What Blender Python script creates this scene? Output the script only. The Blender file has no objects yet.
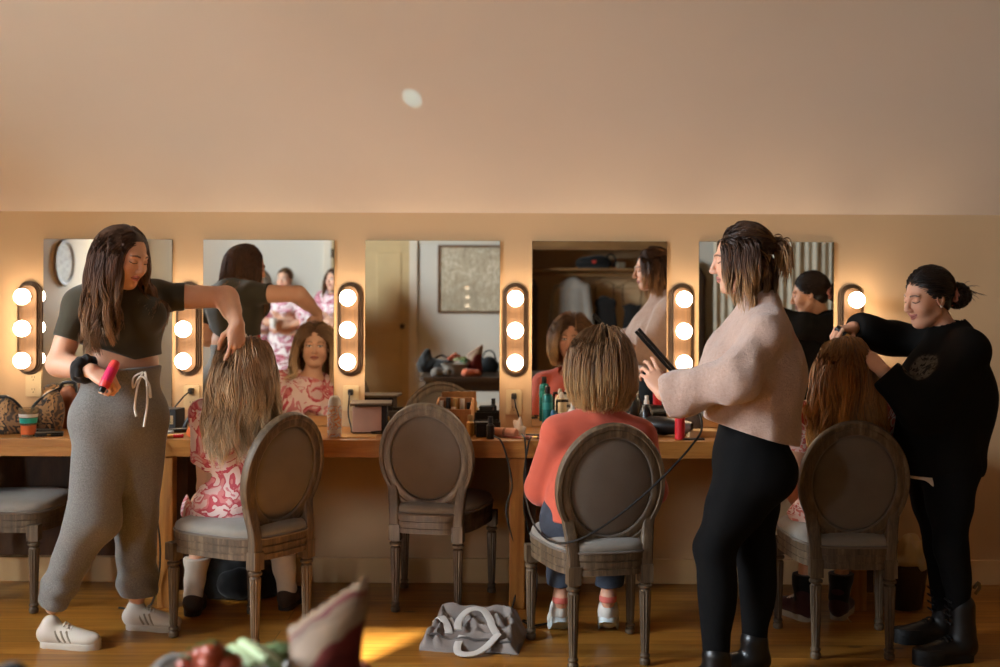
import bpy, bmesh, math, random
import numpy as np
from mathutils import Vector, Matrix

SC = bpy.context.scene
COL = SC.collection
PI = math.pi
rad = math.radians
def V3(*a): return np.array(a[0] if len(a) == 1 else a, float)
def nrm(v):
    v = np.asarray(v, float); return v / max(1e-9, np.linalg.norm(v))

# ---------------------------------------------------------------- camera model: wall at Y=0, room towards -Y
CAM_D, CAM_H, FPX, PX0, PY0, ROLL = 5.8, 1.45, 1190.0, 512.0, 285.0, 0.004
def P(px, py, d):
    """world point seen at a picture position, d metres in front of the mirror wall"""
    s = (CAM_D - d) / FPX
    dx, dy = px - PX0, py - PY0
    return V3((dx + dy * ROLL) * s, -d, CAM_H - (dy - dx * ROLL) * s)
def X_at(px, d): return (px - PX0) * (CAM_D - d) / FPX

# ---------------------------------------------------------------- materials
def srgb(h):
    if isinstance(h, str):
        h = h.lstrip('#'); c = [int(h[i:i + 2], 16) / 255 for i in (0, 2, 4)]
        return tuple(x / 12.92 if x <= .04045 else ((x + .055) / 1.055) ** 2.4 for x in c)
    return tuple(h)
class NT:
    def __init__(s, name):
        s.m = bpy.data.materials.new(name); s.m.use_nodes = True
        s.t = s.m.node_tree; s.t.nodes.clear()
        s.out = s.t.nodes.new('ShaderNodeOutputMaterial')
        s.b = s.n('ShaderNodeBsdfPrincipled'); s.l(s.b.outputs[0], s.out.inputs[0])
    def n(s, typ, **kw):
        o = s.t.nodes.new(typ)
        for k, v in kw.items():
            if k in o.inputs.keys(): o.inputs[k].default_value = v
            else: setattr(o, k, v)
        return o
    def l(s, a, b): s.t.links.new(a, b)
    def coords(s, scale=(1, 1, 1), kind='Object', rot=(0, 0, 0)):
        tc = s.n('ShaderNodeTexCoord'); mp = s.n('ShaderNodeMapping')
        mp.inputs['Scale'].default_value = scale; mp.inputs['Rotation'].default_value = rot
        s.l(tc.outputs[kind], mp.inputs[0]); return mp.outputs[0]
    def noise(s, vec, scale=5, detail=4, rough=.5, dist=0):
        n = s.n('ShaderNodeTexNoise'); n.inputs['Scale'].default_value = scale
        n.inputs['Detail'].default_value = detail; n.inputs['Roughness'].default_value = rough
        n.inputs['Distortion'].default_value = dist
        if vec is not None: s.l(vec, n.inputs['Vector'])
        return n.outputs[0]
    def ramp(s, fac, stops, interp='LINEAR'):
        r = s.n('ShaderNodeValToRGB'); r.color_ramp.interpolation = interp
        e = r.color_ramp.elements
        while len(e) < len(stops): e.new(.5)
        for i, (p, c) in enumerate(stops):
            e[i].position = p; c = srgb(c) if not isinstance(c, (int, float)) else (c, c, c)
            e[i].color = (*c[:3], 1)
        s.l(fac, r.inputs[0]); return r.outputs[0]
    def mix(s, fac, a, b, mode='MIX'):
        m = s.n('ShaderNodeMix'); m.data_type = 'RGBA'; m.blend_type = mode
        for sock, val in ((m.inputs[0], fac), (m.inputs[6], a), (m.inputs[7], b)):
            if isinstance(val, (int, float)): sock.default_value = val
            elif isinstance(val, (tuple, str)): sock.default_value = (*srgb(val)[:3], 1)
            else: s.l(val, sock)
        return m.outputs[2]
    def bump(s, h, strength=.3, dist=.01):
        b = s.n('ShaderNodeBump'); b.inputs['Strength'].default_value = strength
        b.inputs['Distance'].default_value = dist
        s.l(h, b.inputs['Height']); s.l(b.outputs[0], s.b.inputs['Normal'])
    def base(s, c):
        if isinstance(c, (tuple, str)): s.b.inputs['Base Color'].default_value = (*srgb(c)[:3], 1)
        else: s.l(c, s.b.inputs['Base Color'])
    def set(s, **kw):
        for k, v in kw.items(): s.b.inputs[k.replace('_', ' ')].default_value = v
_mats = {}
def mat(name, color, rough=.6, metal=0., var=.12, vscale=8, bump=0., bscale=40, spec=.4, **kw):
    """plain procedural material: a colour, gentle noise variation of it and an optional bump"""
    if name in _mats: return _mats[name]
    s = NT(name); v = s.coords()
    c = srgb(color)
    n = s.noise(v, vscale, 3)
    dark = tuple(x * (1 - var) for x in c); lite = tuple(min(1, x * (1 + var)) for x in c)
    s.base(s.ramp(n, [(.3, dark), (.7, lite)]))
    s.set(Roughness=rough, Metallic=metal)
    s.b.inputs['Specular IOR Level'].default_value = spec
    for k, x in kw.items(): s.b.inputs[k.replace('_', ' ')].default_value = x
    if bump: s.bump(s.noise(v, bscale, 4), bump, .004)
    _mats[name] = s.m; return s.m

# ---------------------------------------------------------------- objects
def link(o, parent=None):
    COL.objects.link(o)
    if parent is not None: o.parent = parent
    return o
def tag(o, label=None, cat=None, group=None, kind=None):
    if label: o['label'] = label
    if cat: o['category'] = cat
    if group: o['group'] = group
    if kind: o['kind'] = kind
    return o
def thing(name, label, cat, loc=(0, 0, 0), rotz=0, group=None):
    o = bpy.data.objects.new(name, None); o.empty_display_size = .05
    link(o); o.location = tuple(loc); o.rotation_euler = (0, 0, rotz)
    return tag(o, label, cat, group)
def finish(name, bm, m, parent=None, smooth=True, bevel=0, angle=40):
    me = bpy.data.meshes.new(name); bmesh.ops.recalc_face_normals(bm, faces=bm.faces)
    bm.to_mesh(me); bm.free()
    o = bpy.data.objects.new(name, me); link(o, parent)
    ms = m if isinstance(m, (list, tuple)) else [m]
    for x in ms: me.materials.append(x)
    if smooth:
        me.polygons.foreach_set('use_smooth', [True] * len(me.polygons))
        me.set_sharp_from_angle(angle=rad(angle))
    if bevel:
        b = o.modifiers.new('bevel', 'BEVEL'); b.width = bevel; b.segments = 2; b.limit_method = 'ANGLE'
    return o
def np_mesh(name, verts, faces, m, parent=None, col=None, smooth=True):
    """mesh object from numpy arrays (faces: list of (n,k) int arrays), optional point colours"""
    me = bpy.data.meshes.new(name)
    if not isinstance(faces, list): faces = [faces]
    faces = [np.asarray(f, np.int32) for f in faces if len(f)]
    me.vertices.add(len(verts)); me.vertices.foreach_set('co', np.asarray(verts, np.float32).ravel())
    nl = sum(f.size for f in faces); npol = sum(len(f) for f in faces)
    me.loops.add(nl); me.polygons.add(npol)
    me.loops.foreach_set('vertex_index', np.concatenate([f.ravel() for f in faces]))
    st, off = [], 0
    for f in faces:
        st.append(off + np.arange(len(f)) * f.shape[1]); off += f.size
    me.polygons.foreach_set('loop_start', np.concatenate(st).astype(np.int32))
    if smooth: me.polygons.foreach_set('use_smooth', np.ones(npol, bool))
    me.update(calc_edges=True); me.validate()
    if col is not None:
        a = me.color_attributes.new('col', 'FLOAT_COLOR', 'POINT')
        c4 = np.ones((len(verts), 4), np.float32); c4[:, :3] = col
        a.data.foreach_set('color', c4.ravel())
    for x in (m if isinstance(m, (list, tuple)) else [m]): me.materials.append(x)
    o = bpy.data.objects.new(name, me); link(o, parent); return o
# --- bmesh shapes
def M_at(loc=(0, 0, 0), rot=(0, 0, 0)):
    from mathutils import Euler
    return Matrix.Translation(Vector(tuple(loc))) @ Euler(rot).to_matrix().to_4x4()
def box(bm, c, s, rot=(0, 0, 0)):
    r = bmesh.ops.create_cube(bm, size=1, matrix=M_at(c, rot) @ Matrix.Diagonal((*s, 1)))
    return r['verts']
def lathe(bm, prof, M=Matrix.Identity(4), seg=20, cap=True):
    """surface of revolution round local z; prof = [(r, z), ...]"""
    rings = []
    for r, z in prof:
        if r < 1e-5: rings.append([bm.verts.new(M @ Vector((0, 0, z)))])
        else: rings.append([bm.verts.new(M @ Vector((r * math.cos(2 * PI * i / seg), r * math.sin(2 * PI * i / seg), z))) for i in range(seg)])
    for a, b in zip(rings, rings[1:]):
        for i in range(seg):
            j = (i + 1) % seg
            f = ([a[0]] if len(a) == 1 else [a[i], a[j]]) + ([b[0]] if len(b) == 1 else [b[j], b[i]])
            if len(f) > 2: bm.faces.new(f)
    if cap:
        for r in (rings[0], rings[-1]):
            if len(r) > 2: bm.faces.new(r)
def sweep(bm, pts, prof, closed=False, up=None, cap=True, scale=None, M=None):
    """sweep a closed 2-D profile [(u, v)...] along points"""
    n = len(pts); pts = [Vector(tuple(p)) for p in pts]
    rings = []; pu = Vector(up) if up is not None else None
    for i in range(n):
        a = pts[(i - 1) % n] if (closed or i) else pts[i]
        b = pts[(i + 1) % n] if (closed or i < n - 1) else pts[i]
        t = (b - a).normalized()
        if up is None:
            if pu is None: pu = Vector((0, 0, 1)) if abs(t.z) < .9 else Vector((1, 0, 0))
            u = (pu - t * pu.dot(t)).normalized(); pu = u
        else: u = (Vector(up) - t * Vector(up).dot(t)).normalized()
        w = t.cross(u)
        k = scale[i] if scale is not None else 1
        co = [pts[i] + u * (q[1] * k) + w * (q[0] * k) for q in prof]
        rings.append([bm.verts.new(M @ c if M is not None else c) for c in co])
    m = len(prof)
    for i in range(n if closed else n - 1):
        a, b = rings[i], rings[(i + 1) % n]
        for j in range(m): bm.faces.new((a[j], a[(j + 1) % m], b[(j + 1) % m], b[j]))
    if cap and not closed:
        bm.faces.new(rings[0]); bm.faces.new(rings[-1])
def circ(r, n=8, ry=None): return [(r * math.cos(2 * PI * i / n), (ry or r) * math.sin(2 * PI * i / n)) for i in range(n)]
def rrect(w, h, r, n=4):
    out = []
    for cx, cy, a0 in ((w / 2 - r, h / 2 - r, 0), (-w / 2 + r, h / 2 - r, 90), (-w / 2 + r, -h / 2 + r, 180), (w / 2 - r, -h / 2 + r, 270)):
        for i in range(n + 1):
            a = rad(a0 + 90 * i / n); out.append((cx + r * math.cos(a), cy + r * math.sin(a)))
    return out
def prism(bm, outline, z0, z1, M=Matrix.Identity(4)):
    a = [bm.verts.new(M @ Vector((x, y, z0))) for x, y in outline]
    b = [bm.verts.new(M @ Vector((x, y, z1))) for x, y in outline]
    n = len(a); bm.faces.new(a[::-1]); bm.faces.new(b)
    for i in range(n): bm.faces.new((a[i], a[(i + 1) % n], b[(i + 1) % n], b[i]))
def spline(ctrl, n=24):
    """Catmull-Rom through control points"""
    c = [V3(p) for p in ctrl]; c = [2 * c[0] - c[1]] + c + [2 * c[-1] - c[-2]]
    out = []; segs = len(c) - 3
    for i in range(n):
        u = i / (n - 1) * segs; k = min(int(u), segs - 1); t = u - k
        p0, p1, p2, p3 = c[k:k + 4]
        out.append(.5 * (2 * p1 + (p2 - p0) * t + (2 * p0 - 5 * p1 + 4 * p2 - p3) * t * t + (3 * p1 - p0 - 3 * p2 + p3) * t ** 3))
    return out
def tube(bm, ctrl, r, n=24, seg=8, scale=None): sweep(bm, spline(ctrl, n), circ(r, seg), scale=scale)

# ---------------------------------------------------------------- signed-distance sculpting
class Pr:
    __slots__ = ('f', 'lo', 'hi', 'k', 'op', 'o', 'sub')
    def __init__(s, f, lo, hi, k=.02, op=0, sub=None): s.f, s.lo, s.hi, s.k, s.op, s.o, s.sub = f, V3(lo), V3(hi), k, op, 0., sub
def grp(prims, k=.012):
    """prims blended among themselves first, then joined to the rest with a tight blend"""
    lo, hi = bounds(prims, 0); return Pr(None, lo, hi, k, 0, prims)
def cap(a, b, ra, rb=None, k=.02, op=0, flat=None):
    """tapered capsule; flat=(axis, f) squeezes its section along a world axis by f"""
    a, b = V3(a), V3(b); rb = ra if rb is None else rb
    ba = b - a; L2 = max(1e-9, float(ba @ ba))
    if flat is not None: ax, fq = nrm(flat[0]), flat[1]
    def f(X, Y, Z):
        x, y, z = X - a[0], Y - a[1], Z - a[2]
        h = np.clip((x * ba[0] + y * ba[1] + z * ba[2]) / L2, 0, 1)
        dx, dy, dz = x - h * ba[0], y - h * ba[1], z - h * ba[2]
        d2 = dx * dx + dy * dy + dz * dz
        if flat is not None:
            q = dx * ax[0] + dy * ax[1] + dz * ax[2]; d2 = d2 + q * q * (1 / fq ** 2 - 1)
            return (np.sqrt(d2) - (ra + h * (rb - ra))) * (.5 + .5 * fq)
        return np.sqrt(d2) - (ra + h * (rb - ra))
    m = max(ra, rb)
    return Pr(f, np.minimum(a, b) - m, np.maximum(a, b) + m, k, op)
def ell(c, r, R=None, k=.02, op=0):
    c, r = V3(c), V3(r); R = np.eye(3) if R is None else R
    def f(X, Y, Z):
        x, y, z = X - c[0], Y - c[1], Z - c[2]
        u = (x * R[0, 0] + y * R[1, 0] + z * R[2, 0]); v = (x * R[0, 1] + y * R[1, 1] + z * R[2, 1]); w = (x * R[0, 2] + y * R[1, 2] + z * R[2, 2])
        k0 = np.sqrt((u / r[0]) ** 2 + (v / r[1]) ** 2 + (w / r[2]) ** 2)
        k1 = np.sqrt((u / r[0] ** 2) ** 2 + (v / r[1] ** 2) ** 2 + (w / r[2] ** 2) ** 2) + 1e-9
        return k0 * (k0 - 1) / k1
    e = np.sqrt(((R * r) ** 2).sum(1))
    return Pr(f, c - e, c + e, k, op)
def field(prims, lo, hi, h, infl=0., post=None, n=None):
    lo = V3(lo)
    if n is None: n = np.ceil((V3(hi) - lo) / h).astype(int) + 1
    ax = [(lo[i] + h * np.arange(n[i])).astype(np.float32) for i in range(3)]
    D = np.full(tuple(n), .5, np.float32)
    for p in prims:
        m = p.k + infl + 4 * h
        i0 = np.maximum(0, np.floor((p.lo - m - lo) / h).astype(int)); i1 = np.minimum(n, np.ceil((p.hi + m - lo) / h).astype(int) + 1)
        if (i1 <= i0).any(): continue
        sl = tuple(slice(i0[i], i1[i]) for i in range(3))
        X, Y, Z = np.meshgrid(ax[0][sl[0]], ax[1][sl[1]], ax[2][sl[2]], indexing='ij', sparse=True)
        if p.sub: d = field(p.sub, [a[q.start] for a, q in zip(ax, sl)], None, h, infl, n=i1 - i0)
        else: d = (p.f(X, Y, Z) - (infl + p.o if not p.op else 0)).astype(np.float32)
        s = D[sl]
        if p.op: d = -d; q = np.clip(.5 - .5 * (s - d) / p.k, 0, 1); D[sl] = s * (1 - q) + d * q + p.k * q * (1 - q)
        else: q = np.clip(.5 + .5 * (d - s) / p.k, 0, 1); D[sl] = d * (1 - q) + s * q - p.k * q * (1 - q)
    if post is not None:
        X, Y, Z = np.meshgrid(*ax, indexing='ij', sparse=True); D = post(D, X, Y, Z).astype(np.float32)
    return D
_C8 = np.array([(i, j, k) for i in (0, 1) for j in (0, 1) for k in (0, 1)])
_E12 = [(a, b) for a in range(8) for b in range(a + 1, 8) if abs(_C8[a] - _C8[b]).sum() == 1]
def surfnet(D, lo, h, skip=None):
    """surface nets; skip=(lo, hi) boxes whose cells are left to a finer patch"""
    s = D < 0; n = D.shape
    cnt = np.zeros(tuple(np.array(n) - 1), np.int8)
    for c in _C8: cnt += s[c[0]:n[0] - 1 + c[0], c[1]:n[1] - 1 + c[1], c[2]:n[2] - 1 + c[2]]
    act = (cnt > 0) & (cnt < 8)
    if skip:
        for a, b in skip:
            i0 = np.maximum(0, np.ceil((V3(a) - lo) / h).astype(int)); i1 = np.maximum(0, np.floor((V3(b) - lo) / h).astype(int))
            act[i0[0]:i1[0], i0[1]:i1[1], i0[2]:i1[2]] = False
    I = np.argwhere(act); idx = np.full(act.shape, -1, np.int64); idx[act] = np.arange(len(I))
    pos = np.zeros((len(I), 3)); num = np.zeros(len(I))
    for a, b in _E12:
        va = D[tuple((I + _C8[a]).T)]; vb = D[tuple((I + _C8[b]).T)]
        cr = (va < 0) != (vb < 0); t = np.where(cr, va / np.where(cr, va - vb, 1), 0)
        pos += np.where(cr[:, None], _C8[a] + t[:, None] * (_C8[b] - _C8[a]), 0); num += cr
    V = lo + h * (I + pos / num[:, None]); F = []
    for ax in range(3):
        o = [(1, 2), (2, 0), (0, 1)][ax]
        sl0 = [slice(1, -1)] * 3; sl1 = [slice(1, -1)] * 3; sl0[ax] = slice(0, -1); sl1[ax] = slice(1, None)
        a, b = s[tuple(sl0)], s[tuple(sl1)]
        E = np.argwhere(a != b); sg = a[tuple(E.T)]
        off = np.array([1, 1, 1]); off[ax] = 0; E = E + off
        e1 = np.zeros(3, int); e1[o[0]] = 1; e2 = np.zeros(3, int); e2[o[1]] = 1
        q = np.stack([idx[tuple((E - e1 - e2).T)], idx[tuple((E - e2).T)], idx[tuple(E.T)], idx[tuple((E - e1).T)]], 1)
        q[~sg] = q[~sg][:, ::-1]
        F.append(q[(q >= 0).all(1)])
    return V, np.concatenate(F)
def bounds(prims, m=.03):
    pr = [p for p in prims if not p.op]
    return np.min([p.lo for p in pr], 0) - m, np.max([p.hi for p in pr], 0) + m
def sculpt(name, prims, m, parent=None, h=.006, infl=0., post=None, col=None, box_=None):
    lo, hi = box_ if box_ is not None else bounds(prims, .025 + infl)
    D = field(prims, lo, hi, h, infl, post); V, F = surfnet(D, lo, h)
    return np_mesh(name, V, F, m, parent, col(V) if callable(col) else (None if col is None else np.tile(srgb(col), (len(V), 1))))
def folds(seed, amp=.004, freq=22, stretch=(1, 1, .45)):
    """irregular cloth folds added to a distance field"""
    r = random.Random(seed); w = []
    for i in range(7):
        th = r.uniform(0, 2 * PI); ph = r.uniform(-.6, .6); f = freq * r.uniform(.5, 1.7)
        w.append((f * math.cos(th) * stretch[0], f * math.sin(th) * stretch[1], f * math.sin(ph) * 1.2 * stretch[2], r.uniform(0, 6.3), r.uniform(.5, 1)))
    def g(D, X, Y, Z):
        n = 0
        for i, (a, b, c, p, q) in enumerate(w):
            a2 = w[(i + 3) % 7]
            n = n + q * np.sin(a * X + b * Y + c * Z + p + 1.3 * np.sin(.45 * (a2[0] * X + a2[1] * Y + a2[2] * Z) + a2[3]))
        return D - amp * np.clip(n, -2.2, 2.2) * .55
    return g
def frame(f, up=(0, 0, 1)):
    """columns: right, forward, up"""
    f = nrm(f); r = nrm(np.cross(f, V3(up))); return np.stack([r, f, np.cross(r, f)], 1)
# ---------------------------------------------------------------- people
def skin_mat(name):
    if name in _mats: return _mats[name]
    s = NT(name); v = s.coords()
    a = s.n('ShaderNodeAttribute', attribute_name='col')
    n = s.noise(v, 30, 3)
    s.base(s.mix(.25, a.outputs[0], s.ramp(n, [(.3, (.8, .74, .72)), (.7, (1, 1, 1))]), 'MULTIPLY'))
    s.set(Roughness=.48); s.b.inputs['Subsurface Weight'].default_value = .08
    s.b.inputs['Subsurface Radius'].default_value = (.012, .005, .003); s.b.inputs['Subsurface Scale'].default_value = .6
    s.b.inputs['Specular IOR Level'].default_value = .35
    _mats[name] = s.m; return s.m
def hair_mat(name, rough=.42):
    if name in _mats: return _mats[name]
    s = NT(name)
    a = s.n('ShaderNodeAttribute', attribute_name='col'); s.base(a.outputs[0])
    s.set(Roughness=rough); s.b.inputs['Specular IOR Level'].default_value = .45
    _mats[name] = s.m; return s.m
def cloth_mat(name, color, rough=.85, var=.1, weave=600, bump=.15, sheen=.2, vscale=9):
    if name in _mats: return _mats[name]
    s = NT(name); v = s.coords(); c = srgb(color)
    n = s.noise(v, vscale, 4, .6)
    s.base(s.ramp(n, [(.3, tuple(x * (1 - var) for x in c)), (.7, tuple(x * (1 + var) for x in c))]))
    s.set(Roughness=rough); s.b.inputs['Sheen Weight'].default_value = sheen
    s.b.inputs['Specular IOR Level'].default_value = .2
    s.bump(s.noise(v, weave, 2), bump, .003)
    _mats[name] = s.m; return s.m
def floral_mat(name, stops, scale=11, seed=0.):
    """large painted flowers: warped noise cut into flat colour patches"""
    if name in _mats: return _mats[name]
    s = NT(name); v = s.coords(rot=(seed, seed * .7, .3))
    n = s.noise(v, scale, 2.5, .55, 1.4)
    c = s.ramp(n, stops, 'CONSTANT')
    vo = s.n('ShaderNodeTexVoronoi'); vo.inputs['Scale'].default_value = scale * 1.6; s.l(v, vo.inputs['Vector'])
    spot = s.ramp(vo.outputs['Distance'], [(0, 1.), (.16, 1.), (.18, 0.)])
    s.base(s.mix(spot, c, stops[0][1]))
    s.set(Roughness=.7); s.b.inputs['Sheen Weight'].default_value = .1
    s.bump(s.noise(v, 60, 3), .12, .004)
    _mats[name] = s.m; return s.m

def adopt(o, root):
    o.data.transform(Matrix.Translation(-root.location)); o.parent = root; return o

class Head:
    """a head with its own frame; local axes: x right, y forward, z up"""
    def __init__(s, c, fwd, up=(0, 0, 1), size=1., smile=0., skin='#d9a98c', lip='#b5665c', brow='#4a2f20', eye='open', iris='#3a2a1c', blush=.25):
        s.c, s.R, s.s = V3(c), frame(fwd, up), size
        s.smile, s.skin, s.lip, s.brow, s.eye, s.iris, s.blush = smile, srgb(skin), srgb(lip), srgb(brow), eye, srgb(iris), blush
    def w(s, *p): return s.c + s.R @ (V3(*p) * s.s)
    def loc(s, V): return (V - s.c) @ s.R / s.s
    def prims(s):
        o = []; E = lambda c, r, k=.02, op=0, R=None: o.append(ell(s.w(*c), V3(r) * s.s, s.R if R is None else s.R @ R, k * s.s, op))
        C = lambda a, b, ra, rb=None, k=.01, op=0: o.append(cap(s.w(*a), s.w(*b), ra * s.s, (ra if rb is None else rb) * s.s, k * s.s, op))
        E((0, -.02, .034), (.074, .092, .082))
        E((0, .03, -.02), (.060, .060, .085), .03)
        E((0, .026, -.072), (.047, .052, .04), .03)
        E((0, .068, -.1), (.020, .018, .017), .025)
        C((-.05, .0, -.06), (-.02, .05, -.098), .02, .016, .03); C((.05, .0, -.06), (.02, .05, -.098), .02, .016, .03)
        for q in (-1, 1):
            E((q * .037, .058, -.032), (.025, .024, .024), .03)
            C((q * .014, .085, .025), (q * .042, .072, .022), .008, .007, .014)
            E((q * .032, .099, .004), (.019, .017, .011), .012, 1)
            E((q * .0315, .0735, .003), (.0145, .0145, .0125), .005)
            C((q * .018, .086, .0025), (q * .044, .076, .001), .0025, .0025, .004)
            E((q * .0105, .098, -.034), (.0078, .0085, .0075), .008)
            E((q * .075, -.008, -.008), (.008, .019, .032), .008)
            E((q * .079, -.003, -.006), (.005, .009, .017), .006, 1)
        C((0, .086, .018), (0, .109, -.027), .0065, .0095, .012)
        E((0, .108, -.03), (.0095, .008, .008), .008)
        w = .021 + .006 * s.smile; up = .005 * s.smile
        for q in (-1, 1):
            C((0, .0905, -.0575), (q * w, .078, -.0615 + up), .0055, .003, .006)
            C((0, .089, -.069), (q * w, .078, -.0635 + up), .0065, .003, .006)
            C((0, .099, -.0632), (q * w, .084, -.0628 + up), .0016, .0014, .003, 1)
        return o
    def color(s, V, base=None):
        L = s.loc(V); x, y, z = L.T; ax = np.abs(x)
        col = np.tile(np.array(s.skin), (len(V), 1)) if base is None else base.copy()
        near = (ax < .1) & (np.abs(z) < .14) & (np.abs(y) < .15)
        def put(mask, c, a=1.):
            a = (np.clip(mask, 0, 1) * a * near)[:, None]; col[:] = col * (1 - a) + np.array(c) * a
        red = np.array(s.skin) * np.array([1.02, .72, .68])
        put(np.exp(-((ax - .042) ** 2 + (z + .03) ** 2) / .0006) * (y > .03), red, s.blush)
        put(np.exp(-(x ** 2 + (z + .03) ** 2) / .0002) * (y > .09), red, s.blush * .8)
        up = .005 * s.smile * (ax / .02) ** 2
        put(((ax / (.024 + .006 * s.smile)) ** 2 + ((z + .0632 - up) / .0105) ** 2 < 1) * (y > .065), s.lip, .85)
        put((np.abs(z + .0632 - up) < .0014) * (ax < .022 + .006 * s.smile) * (y > .065), np.array(s.lip) * .3)
        arch = .027 - ((ax - .03) / .02) ** 2 * .005
        put((np.abs(z - arch) < .0034 - .05 * np.clip(ax - .03, 0, .1)) * (ax > .013) * (ax < .05) * (y > .05), s.brow, .85)
        if s.eye == 'open':
            e = ((ax - .0315) / .0145) ** 2 + ((z - .003) / .0058) ** 2
            put((e < 1) * (y > .06), (.72, .68, .64)); put((((ax - .031) ** 2 + (z - .003) ** 2) < .0056 ** 2) * (e < 1) * (y > .06), s.iris)
            put((e > .8) * (e < 1.55) * (z > .004) * (y > .06), np.array(s.brow) * .25)
        else:
            lid = -.0022 - .004 * (1 - ((ax - .0315) / .015) ** 2)
            put((np.abs(z - lid - .002) < .0019) * (np.abs(ax - .0315) < .0165) * (y > .06), np.array(s.brow) * .22)
        return col

def hand(wr, y, z, side, curl=20., spread=5., thumb=.3, s=1.):
    """right (side=1) or left (side=0) hand: y = towards fingers, z = back of the hand; five separate fingers"""
    y = nrm(y); z = V3(z); z = nrm(z - y * (z @ y)); x = np.cross(y, z); t = -1 if side else 1
    W = lambda a, b, c: V3(wr) + (x * a * t + y * b + z * c) * s
    o = []
    kn = [(.027, .088, .002), (.009, .093, .004), (-.009, .088, .003), (-.0255, .079, 0)]
    for a, b, c in kn: o.append(cap(W(a * .55, .004, 0), W(a, b - .006, c - .003), .0155 * s, .0115 * s, .012 * s))
    o.append(ell(W(0, .05, -.004), V3(.036, .042, .0145) * s, np.stack([x, y, z], 1), .012 * s))
    o.append(ell(W(.02, .032, -.012), V3(.017, .028, .014) * s, np.stack([x, y, z], 1), .012 * s))
    ln = [(.044, .026, .021), (.048, .031, .022), (.045, .028, .021), (.035, .02, .019)]; rr = [.0088, .0089, .0084, .0074]
    for i in range(4):
        c = curl[i] if isinstance(curl, (list, tuple)) else curl
        c = c if isinstance(c, (list, tuple)) else (c, c * 1.1, c * .7)
        sp = rad(spread * (1.5 - i)); p = W(*kn[i]); a = 0
        for j in range(3):
            a += rad(c[j]); d = (y * math.cos(sp) + x * t * math.sin(sp)) * math.cos(a) - z * math.sin(a)
            q = p + d * ln[i][j] * s
            o.append(cap(p, q, rr[i] * s * (1 - .1 * j), rr[i] * s * (.9 - .1 * j), .004 * s if j else .007 * s)); p = q
    dirs = [(.8 - .35 * thumb, .62, -.2 - .5 * thumb), (.5 - .6 * thumb, .82, -.2 - .45 * thumb), (.3 - .8 * thumb, .9, -.15 - .4 * thumb)]
    p = W(.018, .018, -.006)
    for j, (d, l) in enumerate(zip(dirs, (.044, .034, .027))):
        dd = nrm(d); q = p + (x * t * dd[0] + y * dd[1] + z * dd[2]) * l * s
        o.append(cap(p, q, (.0125, .0105, .0095)[j] * s, (.0108, .0096, .0075)[j] * s, .006 * s)); p = q
    return o

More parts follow.
